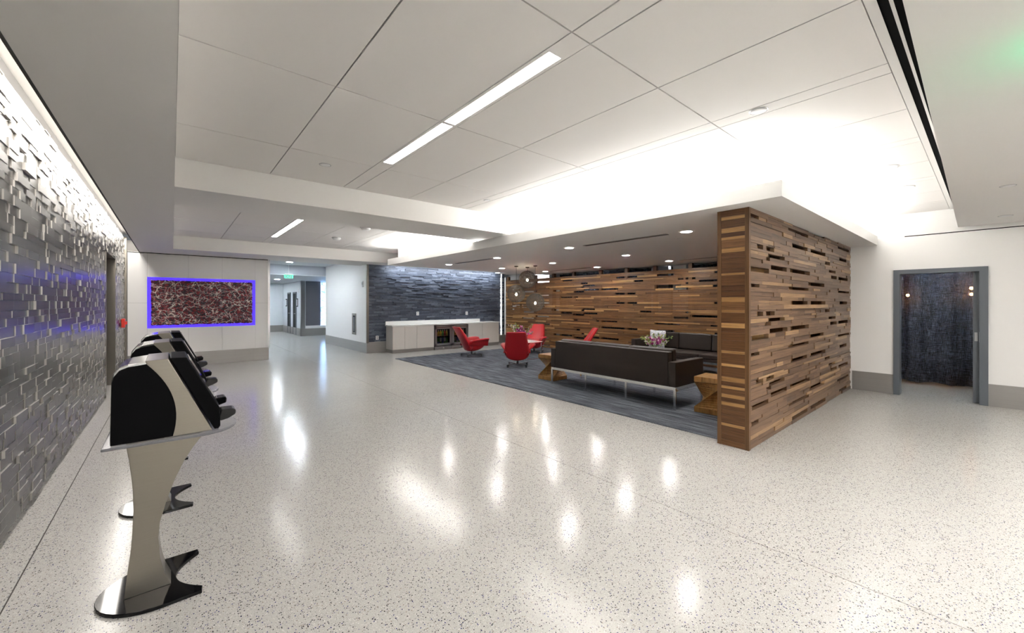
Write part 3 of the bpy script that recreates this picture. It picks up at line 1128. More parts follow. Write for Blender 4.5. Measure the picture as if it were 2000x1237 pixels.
for y in (0.5, 3.0, 5.5, 8.0, 10.4):  # fill lamps added to brighten curtains and floor behind screen and doorway
    downlight(9.76 if y < 10 else 9.74, y, 2.599, 'added cool fill light between wall line and curtains, %s' % {0.5: 'just inside the grey doorway', 3.0: 'beyond the plank screen', 5.5: 'near the white pier', 8.0: 'behind the red chairs', 10.4: 'next to the slate wall end'}[y], 'added curtain fill lights', 0.09, 'lamp_cool')
# unseen fill downlights added in the near ceiling behind the viewpoint
XN = (0.3, 2.6, 5.0)
for x in XN:
    for y in (-1.2, -3.4):
        downlight(x, y, ZP - 0.001, 'added fill downlight in the near plaster ceiling, %s of the near row' % ('left', 'middle', 'right')[XN.index(x)] if y > -2 else 'added fill downlight in the near plaster ceiling, %s of the rear row' % ('left', 'middle', 'right')[XN.index(x)], 'added fill downlights', 0.18)
downlight(5.75, 0.72, ZT - 0.001, 'pale round lamp in the ceiling tiles near the air slots', 'tile downlights', 0.09, 'lamp_strip')
downlight(6.9, 0.70, ZT - 0.001, 'pale round lamp in the ceiling tiles close to the doorway wall', 'tile downlights', 0.09, 'lamp_strip')


def disc(x, y, z, r, label, name='smoke_detector', cat='detector', h=0.02):
    t_ = tag(empty(name, (x, y, z)), label, cat)
    MB().lathe([(0.0, -h), (r * 0.75, -h), (r, -h * 0.35), (r, 0.0)], 20).build('cover', 'white_plastic', t_, smooth=True)
    MB().lathe([(r * 1.0, 0.0), (r * 1.12, -0.002), (r * 1.16, 0.0)], 20).build('rim', 'dull_steel', t_)


disc(3.32, 1.13, ZT - 0.001, 0.055, 'round white ceiling disc in the narrow tile strip near the air slots', 'ceiling_speaker', 'speaker', 0.006)
disc(1.206, 4.527, ZT - 0.001, 0.05, 'round white disc in the tiles next to the beam', 'ceiling_speaker', 'speaker', 0.006)
disc(2.80, 7.80, ZT - 0.001, 0.09, 'smoke detector in the far bay close to the beam', h=0.05)
disc(2.74, 9.40, ZT - 0.001, 0.09, 'smoke detector in the far bay beyond the strip light', h=0.05)
disc(5.8, 3.05, ZS - 0.001, 0.035, 'small sprinkler cover in the lounge soffit beside the air diffuser', 'sprinkler_cover', 'sprinkler', 0.006)
disc(3.33, 4.60, ZT - 0.001, 0.04, 'small sprinkler cover in the tiles at the lounge end of the beam', 'sprinkler_cover', 'sprinkler', 0.006)
disc(6.2, -0.12, ZP - 0.001, 0.05, 'sprinkler cover in the near plaster ceiling', 'sprinkler_cover', 'sprinkler', 0.006)
disc(8.3, -0.14, ZP - 0.001, 0.06, 'sprinkler cover in the plaster ceiling close to the doorway wall', 'sprinkler_cover', 'sprinkler', 0.006)
for (x, y0, y1, lb) in ((5.3, 2.98, 4.5, 'thin dark slot air diffuser in the soffit near the plank end'), (5.3, 7.12, 8.6, 'thin dark slot air diffuser in the soffit toward the slate wall'),
                        (8.72, 7.2, 8.75, 'thin slot air diffuser by the slat screen, farther one'), (8.72, 3.2, 4.62, 'thin slot air diffuser by the slat screen, nearer one')):
    t_ = tag(empty('air_diffuser', (x, (y0 + y1) / 2, ZS)), lb, 'air vent', 'soffit slot diffusers')
    L = (y1 - y0) / 2
    MB().box((-0.045, -L, -0.006), (-0.028, L, 0.0)).box((0.028, -L, -0.006), (0.045, L, 0.0)).box((-0.004, -L, -0.006), (0.004, L, 0.0)).build('frame', 'dull_steel', t_)
    B((-0.028, -L, -0.003), (0.028, L, 0.0)).build('slot', 'black_gap', t_)

# ------------------------------------------------------------------ carpet
cp = tag(MB().prism([(4.53, 1.93), (9.45, 1.93), (9.45, 10.42), (4.53, 10.42)], 0.001, 0.012, 'z').build('area_carpet', 'carpet'), 'blue-grey streaked lounge carpet on the terrazzo', 'carpet')

# ------------------------------------------------------------------ kiosks
KX, KY = -0.09, 2.89


def arc(p0, p1, p2, n=14):
    """quadratic curve through p1 at the middle"""
    c_ = (2 * p1[0] - 0.5 * (p0[0] + p2[0]), 2 * p1[1] - 0.5 * (p0[1] + p2[1]))
    out = []
    for i in range(n + 1):
        s = i / n
        out.append(((1 - s) ** 2 * p0[0] + 2 * s * (1 - s) * c_[0] + s * s * p2[0], (1 - s) ** 2 * p0[1] + 2 * s * (1 - s) * c_[1] + s * s * p2[1]))
    return out


def rel(poly):
    return [(x - KX, z) for x, z in poly]


def make_kiosk():
    k = empty('check_in_kiosk', (KX, KY, 0))
    # base plate with a half-moon cut out at the front
    pl = []
    for i in range(21):
        a = PI / 2 + PI * i / 20
        pl.append((0.055 + 0.255 * math.cos(a), 0.232 * math.sin(a)))
    pl += [(0.208, -0.228), (0.212, -0.185)]
    pl += arc((0.205, -0.178), (0.108, 0.005), (0.205, 0.188), 16)[1:-1]
    pl += [(0.212, 0.195), (0.208, 0.232)]
    MB().prism(pl, 0.0, 0.018, 'z').build('base_plate', 'gloss_black', k, bevel=0.003)
    left = [(-0.176, 0.80), (-0.163, 0.709), (-0.154, 0.62), (-0.149, 0.55), (-0.147, 0.446), (-0.152, 0.319), (-0.158, 0.24), (-0.166, 0.17), (-0.182, 0.018)]
    right = [(-0.003, 0.018), (-0.028, 0.084), (-0.046, 0.172), (-0.053, 0.281), (-0.047, 0.359), (-0.022, 0.458), (0.010, 0.56), (0.05, 0.654), (0.085, 0.715), (0.122, 0.768), (0.132, 0.80)]
    MB().prism(rel(left + right), -0.065, 0.075, 'y').build('stem', 'steel', k, bevel=0.002)
    # head: steel shell, black side cheeks, steel band, black screen bezel
    back = [(-0.222, 0.822), (-0.217, 1.128), (-0.210, 1.165), (-0.192, 1.190), (-0.160, 1.203), (-0.095, 1.212), (-0.080, 1.205), (-0.02, 1.10), (0.0, 0.822)]
    MB().prism(rel(back), -0.176, 0.176, 'y').build('rear_shell', 'chrome', k, bevel=0.004)
    cheek = [(-0.219, 0.825), (-0.2145, 1.122), (-0.208, 1.150), (-0.190, 1.176), (-0.160, 1.190), (-0.105, 1.197)]
    cheek += arc((-0.094, 1.199), (0.005, 1.02), (0.004, 0.825), 14)
    for s in (-1, 1):
        MB().prism(rel(cheek), s * 0.172, s * 0.183, 'y').build('side_cheek', 'satin_black', k)
    band = [(-0.100, 1.215), (-0.014, 1.219), (0.164, 0.822), (-0.03, 0.822), (-0.03, 1.0)]
    MB().prism(rel(band), -0.180, 0.180, 'y').build('steel_band', 'steel', k, bevel=0.003)
    bez = [(-0.007, 1.221), (0.0585, 1.219), (0.196, 0.935), (0.198, 0.838), (0.190, 0.826), (0.173, 0.826), (0.163, 0.845)]
    bz = MB().prism(rel(bez), -0.178, 0.178, 'y').build('screen_bezel', 'satin_black', k, bevel=0.004)
    # touch screen, set on the sloping front
    p0, p1 = Vector((0.068 - KX, 0, 1.203)), Vector((0.190 - KX, 0, 0.952))
    nrm = Vector((0.251, 0, 0.122)).normalized()
    q = []
    for s in (-0.15, 0.15):
        for p in (p0, p1):
            for d in (0.0, 0.003):
                q.append(p + nrm * d + Vector((0, s, 0)))
    MB().add(q, [(0, 2, 3, 1), (4, 5, 7, 6), (0, 4, 6, 2), (1, 3, 7, 5), (0, 1, 5, 4), (2, 6, 7, 3)]).build('touch_screen', 'screen_glass', k)
    # light slit between band and bezel
    MB().prism(rel([(0.035, 1.115), (0.038, 1.113), (0.092, 0.990), (0.089, 0.990)]), -0.1815, -0.178, 'y').build('seam_light', 'reader_grey', k)
    # card reader and passport reader sticking out at the front
    MB().prism(rel([(0.19, 0.872), (0.205, 0.918), (0.262, 0.916), (0.270, 0.905), (0.268, 0.885), (0.235, 0.866), (0.20, 0.858)]), -0.155, -0.055, 'y').build('card_reader', 'reader_grey', k, bevel=0.006)
    MB().prism(rel([(0.185, 0.90), (0.195, 0.945), (0.238, 0.948), (0.246, 0.938), (0.244, 0.912), (0.20, 0.898)]), 0.06, 0.15, 'y').build('document_reader', 'gloss_black', k, bevel=0.006)
    # clear tray round the head
    pl = [(-0.25 - KX, -0.20), (0.10 - KX, -0.21)]
    for i in range(13):
        a = -PI / 2 + PI * i / 12
        pl.append((0.10 - KX + 0.185 * math.cos(a) ** 0.8 if abs(math.cos(a)) > 1e-6 else 0.10 - KX, 0.21 * math.sin(a)))
    pl += [(0.10 - KX, 0.21), (-0.25 - KX, 0.20)]
    MB().prism(pl, 0.806, 0.820, 'z').build('clear_tray', 'acrylic', k, bevel=0.004)
    return k


labs = ['self-service kiosk nearest the viewpoint, black cheeks on a waisted steel stem', 'middle self-service kiosk of the three beside the metal tile wall', 'self-service kiosk farthest from the viewpoint, closest to the artwork']
k0 = make_kiosk()
for i in range(3):
    o = k0 if i == 0 else copy_tree(k0)
    o.location = (KX, KY + 1.18 * i, 0)
    tag(o, labs[i], 'kiosk', 'check-in kiosks')

# ------------------------------------------------------------------ counter with cabinets and fridges
YC = 11.575
CABS = [(4.95, 5.33, 'leftmost pale cabinet of the counter, end panel showing'), (5.33, 5.725, 'second pale cabinet from the left end of the counter'),
        (5.725, 6.315, 'wide pale cabinet left of the two fridges'), (7.605, 8.19, 'pale cabinet right of the two fridges'), (8.19, 8.92, 'rightmost pale cabinet of the counter')]
for (a, b, lb) in CABS:
    t_ = tag(empty('base_cabinet', ((a + b) / 2, YC, 0)), lb, 'cabinet', 'counter cabinets')
    hw_ = (b - a) / 2
    B((-hw_ + 0.0005, 0.02, 0.10), (hw_ - 0.0005, 0.50, 0.79)).build('cabinet_body', 'laminate', t_)
    B((-hw_ + 0.003, 0.0, 0.105), (hw_ - 0.003, 0.019, 0.785)).build('cabinet_door', 'laminate', t_, bevel=0.0015)
    B((-hw_ + 0.0005, 0.015, 0.0), (hw_ - 0.0005, 0.49, 0.099)).build('toe_kick', 'base_metal', t_)
t_ = tag(empty('worktop', (6.94, YC, 0.792)), 'white stone worktop with upstand over cabinets and fridges', 'worktop')
B((-2.02, -0.02, 0.0), (2.00, 0.502, 0.04)).build('worktop_slab', 'quartz', t_, bevel=0.003)
B((-2.02, 0.45, 0.041), (1.46, 0.50, 0.145)).build('upstand', 'quartz', t_, bevel=0.003)

rnd = random.Random(5)
ORD = ['first', 'second', 'third', 'fourth', 'fifth', 'sixth']


def fridge(a, b, lb, side):
    t_ = tag(empty('undercounter_fridge', ((a + b) / 2, YC, 0)), lb, 'fridge', 'glass door fridges')
    hw_ = (b - a) / 2 - 0.004
    MB().box((-hw_, 0.03, 0.10), (-hw_ + 0.025, 0.49, 0.785)).box((hw_ - 0.025, 0.03, 0.10), (hw_, 0.49, 0.785)).box((-hw_, 0.03, 0.10), (hw_, 0.49, 0.125)).box((-hw_, 0.03, 0.76), (hw_, 0.49, 0.785)).box((-hw_, 0.465, 0.10), (hw_, 0.49, 0.785)).build('fridge_case', 'fridge_dark', t_)
    dr = MB().box((-hw_, 0.0, 0.125), (-hw_ + 0.075, 0.028, 0.775)).box((hw_ - 0.075, 0.0, 0.125), (hw_, 0.028, 0.775)).box((-hw_, 0.0, 0.125), (hw_, 0.028, 0.20)).box((-hw_, 0.0, 0.66), (hw_, 0.028, 0.775)).build('fridge_door', 'dull_steel', t_, bevel=0.002)
    B((-hw_ + 0.075, 0.010, 0.20), (hw_ - 0.075, 0.016, 0.66)).build('door_pane', 'glass', dr)
    MB().tube([(-hw_ + 0.03, -0.03, 0.715), (hw_ - 0.03, -0.03, 0.715)], 0.010, 8).tube([(-hw_ + 0.06, -0.03, 0.715), (-hw_ + 0.06, 0.002, 0.715)], 0.006).tube([(hw_ - 0.06, -0.03, 0.715), (hw_ - 0.06, 0.002, 0.715)], 0.006).build('handle', 'brown_steel', dr)
    MB().box((-hw_, 0.012, 0.0), (hw_, 0.05, 0.10)).build('kick_grille', 'dull_steel', t_)
    B((-0.03, 0.004, 0.03), (0.03, 0.013, 0.07)).build('lock_plate', 'chrome', t_)
    B((-hw_ + 0.026, 0.05, 0.245), (hw_ - 0.026, 0.46, 0.25)).build('wire_shelf', 'chrome', t_)
    B((-hw_ + 0.026, 0.05, 0.425), (hw_ - 0.026, 0.46, 0.43)).build('wire_shelf', 'chrome', t_)
    B((-hw_ + 0.05, 0.06, 0.745), (hw_ - 0.05, 0.09, 0.755)).build('inner_lamp', 'fridge_lamp', t_)
    bt = None
    for zi, z in enumerate((0.126, 0.2505, 0.4305)):
        n = 6
        for i in range(n):
            x = (a + b) / 2 - hw_ + 0.085 + (2 * hw_ - 0.17) * (i + 0.5) / n
            col = ['can_2', 'can_4', 'can_1'][rnd.randrange(3)] if zi < 2 else ['can_0', 'can_0', 'can_1', 'can_3'][rnd.randrange(4)]
            hgt = 0.115 if zi == 0 else (0.125 if zi == 1 else 0.19)
            shelf = ['bottom', 'middle', 'top'][zi]
            g_ = tag(empty('drink_bottle' if zi == 2 else 'drink_can', (x, YC + 0.12, z)), '%s drink %s from the left on the %s shelf of the %s fridge' % (ORD[i], 'bottle' if zi == 2 else 'can', shelf, side), 'bottle' if zi == 2 else 'can', 'drinks on the %s shelf of the %s fridge' % (shelf, side))
            if zi == 2:
                MB().lathe([(0.0, 0), (0.028, 0), (0.029, 0.10), (0.024, 0.125), (0.011, 0.15), (0.010, 0.175)], 10).build('bottle_body', col, g_, smooth=True)
                MB().lathe([(0.012, 0.172), (0.0125, 0.19), (0.0, 0.191)], 10).build('bottle_cap', 'cap_white', g_)
            else:
                MB().lathe([(0.0, 0), (0.024, 0), (0.029, 0.008), (0.029, hgt - 0.012), (0.024, hgt - 0.002)], 10).build('can_body', col, g_, smooth=True)
                MB().lathe([(0.024, hgt - 0.003), (0.022, hgt), (0.0, hgt - 0.001)], 10).build('can_lid', 'chrome', g_)


fridge(6.34, 6.97, 'left of two steel framed glass door fridges under the worktop', 'left')
fridge(6.975, 7.60, 'right of two steel framed glass door fridges, partly behind a red chair', 'right')

# ------------------------------------------------------------------ sofas
def make_sofa(label):
    """local: rear at x=0, front at +x, centred on y"""
    s = empty('leather_sofa')
    tag(s, label, 'sofa')
    W, D = 2.44, 0.84
    w2 = W / 2
    M_ = 'brown_leather'
    B((0.0, -w2 + 0.115, 0.315), (0.11, w2 - 0.115, 0.795)).build('backrest', M_, s, bevel=0.012, seg=3)
    for sg in (-1, 1):
        ya, yb = sorted((sg * w2, sg * (w2 - 0.113)))
        B((0.0, ya, 0.315), (D - 0.01, yb, 0.66)).build('armrest', M_, s, bevel=0.010, seg=3)
    B((0.11, -w2 + 0.115, 0.315), (D, w2 - 0.115, 0.37)).build('seat_deck', M_, s, bevel=0.006)
    cw = (W - 0.23) / 3
    for i in range(3):
        y0 = -w2 + 0.115 + cw * i
        B((0.23, y0 + 0.003, 0.371), (D + 0.01, y0 + cw - 0.003, 0.46)).build('seat_cushion', M_, s, bevel=0.022, seg=3)
        o = B((0.0, y0 + 0.004, 0.0), (0.13, y0 + cw - 0.004, 0.36)).build('back_cushion', M_, s, loc=(0.155, 0, 0.458), bevel=0.03, seg=3)
        o.rotation_euler = (0, math.radians(-6), 0)
    MB().box((0.005, -w2 + 0.005, 0.27), (0.02, w2 - 0.005, 0.312)).box((D - 0.03, -w2 + 0.005, 0.27), (D - 0.015, w2 - 0.005, 0.312)).box((0.02, -w2 + 0.005, 0.27), (D - 0.03, -w2 + 0.02, 0.312)).box((0.02, w2 - 0.02, 0.27), (D - 0.03, w2 - 0.005, 0.312)).build('steel_rail', 'chrome', s)
    for i in range(4):
        y = -w2 + 0.02 + (W - 0.04) * i / 3
        for x in (0.012, D - 0.022):
            B((x - 0.008, y - 0.018, 0.0), (x + 0.008, y + 0.018, 0.27)).build('leg', 'chrome', s, bevel=0.002)
        B((0.02, y - 0.018, 0.256), (D - 0.03, y + 0.018, 0.268)).build('leg_bar', 'chrome', s)
    return s


s1 = make_sofa('dark brown leather sofa on steel legs seen from behind, nearest the open floor')
s1.location = (5.27, 4.06, 0.012)
s2 = make_sofa('dark brown leather sofa facing the viewer in front of the slat screen')
s2.location = (8.86, 4.20, 0.012)
s2.rotation_euler = (0, 0, PI)
t_ = tag(empty('throw_pillow', (8.36, 4.97, 0.485)), 'white patterned throw pillow on the sofa in front of the slat screen', 'pillow')
mb = MB()
n = 10
vs_, fs = [], []
for s_ in (-1, 1):
    for j in range(n + 1):
        for i in range(n + 1):
            a, b = i / n * 2 - 1, j / n * 2 - 1
            th = 0.075 * ((1 - a ** 4) * (1 - b ** 4)) ** 0.5
            vs_.append((s_ * th + 0.07 * (b + 1) * 0.5, a * 0.2 * (1 - 0.06 * (1 - b * b)), 0.2 * (b + 1) * (1 - 0.04 * (1 - a * a))))
for q in range(2):
    o_ = q * (n + 1) ** 2
    for j in range(n):
        for i in range(n):
            k = o_ + j * (n + 1) + i
            fs.append((k, k + 1, k + n + 2, k + n + 1))
mb.add(vs_, fs).build('pillow_cover', 'pillow_print', t_, smooth=True)


# ------------------------------------------------------------------ twisted wooden side tables
def twist_table(loc, rz, label):
    t_ = tag(empty('side_table', loc, rz), label, 'side table', 'twisted wooden side tables')
    hw_, hh_ = 0.20, 0.485
    def sq(z, k, tw):
        a = math.radians(tw)
        return [(k * (cx * math.cos(a) - cy * math.sin(a)), k * (cx * math.sin(a) + cy * math.cos(a)), z) for cx, cy in ((-hw_, -hw_), (hw_, -hw_), (hw_, hw_), (-hw_, hw_))]
    MB().loft([sq(hh_ - 0.07, 1, 0), sq(hh_, 1, 0)]).build('table_top', 'table_wood', t_, bevel=0.004)
    MB().loft([sq(0, 1, 0), sq(0.07, 1, 0)]).build('table_foot', 'table_wood', t_, bevel=0.004)
    a, b = sq(0.0705, 0.995, 0), sq(hh_ - 0.0705, 0.995, 90)
    rings = []
    for i in range(13):
        s = i / 12
        rings.append([tuple((1 - s) * p + s * q for p, q in zip(v0, v1)) for v0, v1 in zip(a, b)])
    MB().loft(rings).build('twisted_stem', 'table_wood', t_)


twist_table((5.62, 2.46, 0.012), math.radians(3), 'twisted wooden side table between sofa and plank end')
twist_table((5.66, 5.62, 0.012), math.radians(2), 'twisted wooden side table at the far end of the sofa seen from behind')

# ------------------------------------------------------------------ low glass tables and flowers
def glass_table(loc, sx, sy, h, label):
    t_ = tag(empty('glass_table', loc), label, 'table')
    B((-sx / 2, -sy / 2, h - 0.014), (sx / 2, sy / 2, h)).build('glass_top', 'quartz', t_, bevel=0.004)
    mb = MB()
    for a in (-1, 1):
        for b in (-1, 1):
            B((a * (sx / 2 - 0.02) - 0.012, b * (sy / 2 - 0.02) - 0.012, 0), (a * (sx / 2 - 0.02) + 0.012, b * (sy / 2 - 0.02) + 0.012, h - 0.0145)).build('leg', 'chrome', t_)
    MB().box((-sx / 2 + 0.03, -sy / 2 + 0.01, 0.0), (sx / 2 - 0.03, -sy / 2 + 0.03, 0.012)).box((-sx / 2 + 0.03, sy / 2 - 0.03, 0.0), (sx / 2 - 0.03, sy / 2 - 0.01, 0.012)).build('floor_rail', 'chrome', t_)


glass_table((7.30, 4.62, 0.012), 0.60, 0.74, 0.53, 'low pale topped table between the two sofas')
glass_table((7.18, 8.20, 0.012), 0.70, 0.70, 0.46, 'small low pale topped table among the red chairs')


def flowers(loc, label, seed, R=0.36, Ht=0.36):
    r = random.Random(seed)
    t_ = tag(empty('flower_arrangement', loc), label, 'flowers', 'orchid arrangements')
    MB().lathe([(0.0, 0.0), (0.055, 0.0), (0.075, 0.03), (0.07, 0.065), (0.06, 0.075), (0.052, 0.07), (0.05, 0.02), (0.0, 0.02)], 16).build('vase', 'vase_white', t_, smooth=True)
    stems = MB()
    petals = {'petal_magenta': MB(), 'petal_pink': MB(), 'petal_white': MB(), 'bud_green': MB(), 'leaf_green': MB()}

    def blade(mb, p, d, l, w_):
        d = d.normalized()
        s = d.cross(Vector((r.uniform(-1, 1), r.uniform(-1, 1), r.uniform(-1, 1))))
        if s.length < 1e-3:
            s = Vector((1, 0, 0))
        s.normalize()
        u = s.cross(d) * w_ * 0.35
        mb.add([p, p + d * l * 0.5 + s * w_, p + d * l * 0.5 + u, p + d * l, p + d * l * 0.5 - s * w_], [(0, 1, 2), (1, 3, 2), (3, 4, 2), (4, 0, 2)])

    for i in range(34):
        a = r.uniform(0, 2 * PI)
        k = r.random()
        kind = 'magenta' if i < 16 else 'green'
        rad = R * (0.15 + 0.55 * k) if kind == 'magenta' else R * (0.5 + 0.55 * k)
        ht = Ht * (r.uniform(0.35, 0.72) if kind == 'magenta' else r.uniform(0.30, 1.05))
        p0 = Vector((0.02 * math.cos(a), 0.02 * math.sin(a), 0.055))
        p3 = Vector((rad * math.cos(a), rad * math.sin(a), 0.075 + ht * (1 - 0.3 * k)))
        mid = (p0 + p3) / 2 + Vector((0, 0, 0.07))
        pts = [p0 * (1 - s) ** 2 + mid * 2 * s * (1 - s) + p3 * s * s for s in (0, .25, .5, .75, 1)]
        stems.tube(pts, 0.0022, 4)
        for s in range(9):
            f = 0.45 + 0.55 * s / 8
            p = p0 * (1 - f) ** 2 + mid * 2 * f * (1 - f) + p3 * f * f
            p = p + Vector((r.gauss(0, .016), r.gauss(0, .016), r.gauss(0, .014)))
            if kind == 'magenta':
                m_ = r.choice(['petal_magenta', 'petal_magenta', 'petal_magenta', 'petal_pink', 'petal_pink', 'petal_white'])
                for q in range(5):
                    d = Vector((r.uniform(-1, 1), r.uniform(-1, 1), r.uniform(-.6, 1)))
                    blade(petals[m_], p, d, r.uniform(0.030, 0.050), 0.015)
            else:
                m_ = r.choice(['bud_green', 'bud_green', 'leaf_green', 'petal_white'])
                for q in range(3):
                    d = (p3 - p0) + Vector((r.uniform(-.3, .3), r.uniform(-.3, .3), r.uniform(-.2, .3)))
                    blade(petals[m_], p, d, r.uniform(0.03, 0.06), 0.010)
    stems.build('stems', 'leaf_green', t_)
    for nm_, mb in petals.items():
        stuff(mb.build({'petal_magenta': 'magenta_blossom', 'petal_pink': 'pink_blossom', 'petal_white': 'pale_blossom', 'bud_green': 'green_buds', 'leaf_green': 'leaves'}[nm_], nm_, t_))


flowers((7.33, 4.40, 0.544), 'purple and green orchids on the table between the sofas', 7, 0.36, 0.27)
flowers((7.14, 8.24, 0.474), 'purple and green orchids on the table among the red chairs', 12, 0.36, 0.46)


# ------------------------------------------------------------------ red swivel chairs
def ellipse_ring(z, xf, xr, w_, n=28, e=2.6):
    cx, rx = (xf + xr) / 2, (xf - xr) / 2
    out = []
    for k in range(n):
        a = 2 * PI * k / n
        c_, s_ = math.cos(a), math.sin(a)
        out.append((cx + rx * math.copysign(abs(c_) ** (2 / e), c_), w_ * math.copysign(abs(s_) ** (2 / e), s_), z))
    return out


def make_chair():
    """local: faces +x"""
    ch = empty('swivel_chair')
    R_ = 'red_leather'
    # bowl of the seat
    rings = [ellipse_ring(0.145, 0.05, -0.17, 0.11), ellipse_ring(0.165, 0.12, -0.20, 0.17), ellipse_ring(0.20, 0.20, -0.215, 0.215), ellipse_ring(0.25, 0.27, -0.22, 0.25),
             ellipse_ring(0.31, 0.315, -0.22, 0.27), ellipse_ring(0.35, 0.325, -0.22, 0.272), ellipse_ring(0.36, 0.31, -0.21, 0.262)]
    MB().loft(rings).build('seat_shell', R_, ch, smooth=True)
    o = MB().loft([ellipse_ring(0.355, 0.30, -0.20, 0.235), ellipse_ring(0.375, 0.325, -0.20, 0.25), ellipse_ring(0.40, 0.325, -0.20, 0.25), ellipse_ring(0.418, 0.30, -0.19, 0.23)]).build('seat_cushion', R_, ch, smooth=True)
    # tall tapering back, rounded at the foot, leaning back
    prof = [(0.165, 0.13, 0.0), (0.19, 0.20, 0.0), (0.24, 0.255, 0.0), (0.30, 0.28, 0.0), (0.38, 0.288, 0.0), (0.46, 0.28, 0.0), (0.56, 0.265, 0.0), (0.66, 0.250, 0.0), (0.76, 0.236, 0.0), (0.808, 0.228, 0.0), (0.825, 0.21, 0.0)]
    rings = []
    for z, w_, _ in prof:
        lean = -0.235 - 0.50 * max(0, z - 0.22) - 0.10 * max(0, z - 0.22) ** 2 + 0.30 * max(0, 0.24 - z)
        th = 0.075 - 0.03 * max(0, z - 0.4) / 0.42
        rg = []
        n = 10
        for k in range(n + 1):
            y = -w_ + 2 * w_ * k / n
            rg.append((lean + 0.055 * (abs(y) / 0.29) ** 2.2, y, z))
        for k in range(n + 1):
            y = w_ - 2 * w_ * k / n
            q = 0.86 if k in (0, n) else 1.0
            rg.append((lean + th + 0.075 * (abs(y) / 0.29) ** 2.2, y * q, z + 0.01))
        rings.append(rg)
    MB().loft(rings).build('backrest', R_, ch, smooth=True, bevel=0)
    # flaring arms
    for sg in (-1, 1):
        rings = []
        for i, (x, wid, zt, zin) in enumerate([(-0.265, 0.02, 0.40, 0.34), (-0.23, 0.05, 0.44, 0.35), (-0.14, 0.10, 0.475, 0.36), (0.0, 0.145, 0.50, 0.36), (0.14, 0.17, 0.512, 0.36), (0.25, 0.165, 0.515, 0.355), (0.31, 0.13, 0.51, 0.35), (0.325, 0.10, 0.50, 0.35)]):
            y0 = 0.252
            rg = [(x, y0 - 0.015, zin - 0.06), (x, y0 - 0.012, zin + 0.03), (x, y0 - 0.005, zt - 0.045), (x, y0 + 0.035, zt - 0.008), (x, y0 + wid * 0.75, zt), (x, y0 + wid, zt - 0.012), (x, y0 + wid + 0.004, zt - 0.032),
                  (x, y0 + wid * 0.78, zt - 0.048), (x, y0 + 0.06, zt - 0.072), (x, y0 + 0.033, zin - 0.0), (x, y0 + 0.018, zin - 0.06)]
            rings.append([(a, sg * b, c_) for a, b, c_ in rg])
        MB().loft(rings).build('armrest', R_, ch, smooth=True)
    MB().lathe([(0.026, 0.055), (0.026, 0.15)], 14, (-0.05, 0)).build('stem', 'chair_steel', ch, smooth=True)
    bs_ = MB().lathe([(0.0, 0.07), (0.05, 0.068), (0.055, 0.05), (0.0, 0.048)], 16, (-0.05, 0)).build('hub', 'chair_steel', ch, smooth=True)
    for k in range(4):
        a = PI / 4 + k * PI / 2
        d = Vector((math.cos(a), math.sin(a), 0))
        n_ = Vector((-d.y, d.x, 0))
        c0 = Vector((-0.05, 0, 0))
        vs_ = []
        for rr, ww, zt, zb in ((0.03, 0.022, 0.069, 0.05), (0.20, 0.02, 0.069, 0.054), (0.30, 0.018, 0.066, 0.05), (0.315, 0.018, 0.055, 0.0), (0.295, 0.018, 0.048, 0.0)):
            pass
        poly = [(0.03, 0.052), (0.28, 0.054), (0.292, 0.0), (0.312, 0.0), (0.312, 0.062), (0.30, 0.068), (0.03, 0.068)]
        mb = MB()
        for s in (-1, 1):
            vs_ += [c0 + d * p[0] + n_ * 0.018 * s + Vector((0, 0, p[1])) for p in poly]
        n = len(poly)
        mb.add(vs_, [tuple(range(n)), tuple(range(2 * n - 1, n - 1, -1))] + [(i, n + i, n + (i + 1) % n, (i + 1) % n) for i in range(n)])
        mb.build('foot_arm', 'chair_steel', ch)
    return ch


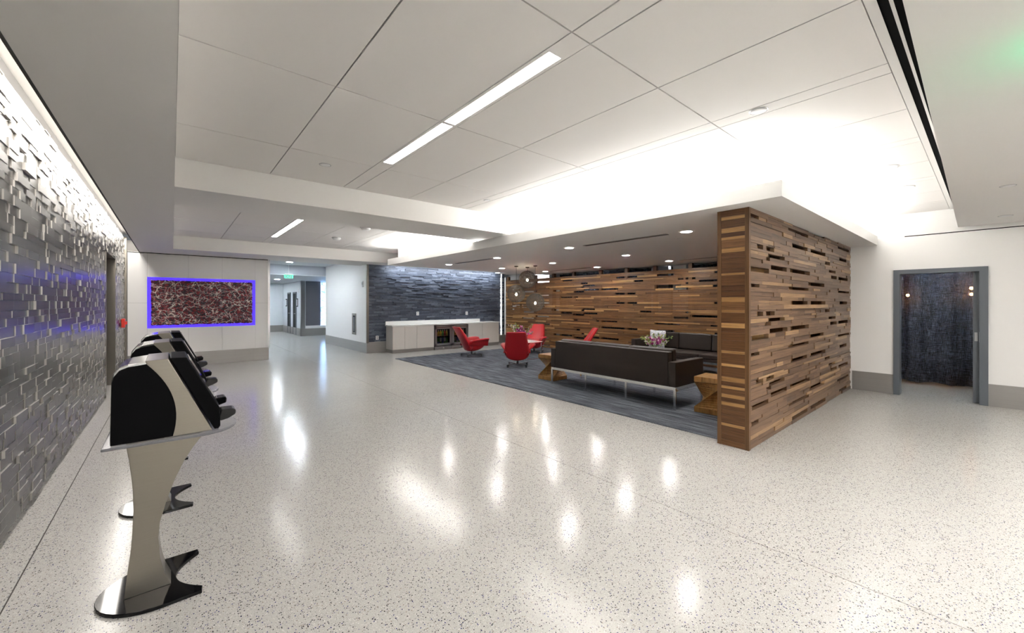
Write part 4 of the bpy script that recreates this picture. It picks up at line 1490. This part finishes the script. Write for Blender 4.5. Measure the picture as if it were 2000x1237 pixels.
c0 = make_chair()
spots = [((6.42, 9.52), -8, 'red leather swivel chair seen from the side in front of the fridges'),
         ((6.20, 7.32), 46, 'red leather swivel chair seen from behind, nearest the open floor'),
         ((8.13, 8.86), 215, 'red leather swivel chair facing the viewer behind the orchids'),
         ((8.05, 7.12), 140, 'red leather swivel chair half hidden behind the brown sofa back')]
for i, ((x, y), a, lb) in enumerate(spots):
    o = c0 if i == 0 else copy_tree(c0)
    o.location = (x, y, 0.012)
    o.rotation_euler = (0, 0, math.radians(a))
    tag(o, lb, 'chair', 'red swivel chairs')

# ------------------------------------------------------------------ pendant globes
def pendant(x, y, z, label, seed):
    r = random.Random(seed)
    t_ = tag(empty('pendant_lamp', (x, y, ZS)), label, 'pendant lamp', 'wire globe pendants')
    R = 0.235
    dz = z - ZS
    mb = MB()
    for i in range(150):
        ax = Vector((r.gauss(0, 1), r.gauss(0, 1), r.gauss(0, 1))).normalized()
        u = ax.orthogonal().normalized()
        v = ax.cross(u)
        off = r.uniform(-0.85, 0.85)
        rr = R * math.sqrt(1 - off * off)
        n = 22
        pts = []
        for k in range(n):
            a = 2 * PI * k / n
            p = ax * off * R + (u * math.cos(a) + v * math.sin(a)) * rr
            p = p * (1 + 0.012 * math.sin(3 * a + i))
            pts.append(p + Vector((0, 0, dz)))
        mb.tube(pts, 0.0018, 3, closed=True)
    stuff(mb.build('wire_globe', 'wire', t_))
    MB().lathe([(0.0, -0.032), (0.02, -0.025), (0.028, 0.0), (0.02, 0.023), (0.010, 0.036), (0.0, 0.038)], 14).build('bulb', 'bulb_warm', t_, (0, 0, dz - 0.02), smooth=True)
    MB().tube([(0, 0, dz + 0.03), (0, 0, 0.0)], 0.004, 6).build('cord', 'wire', t_)
    MB().lathe([(0.0, -0.025), (0.045, -0.022), (0.055, 0.0)], 16).build('ceiling_rose', 'wire', t_, smooth=True)


pendant(6.87, 8.17, 1.745, 'left dark wire globe pendant with glowing bulb', 1)
pendant(7.29, 8.20, 2.14, 'highest dark wire globe pendant with glowing bulb', 2)
pendant(7.155, 7.74, 1.515, 'lowest dark wire globe pendant with glowing bulb', 3)
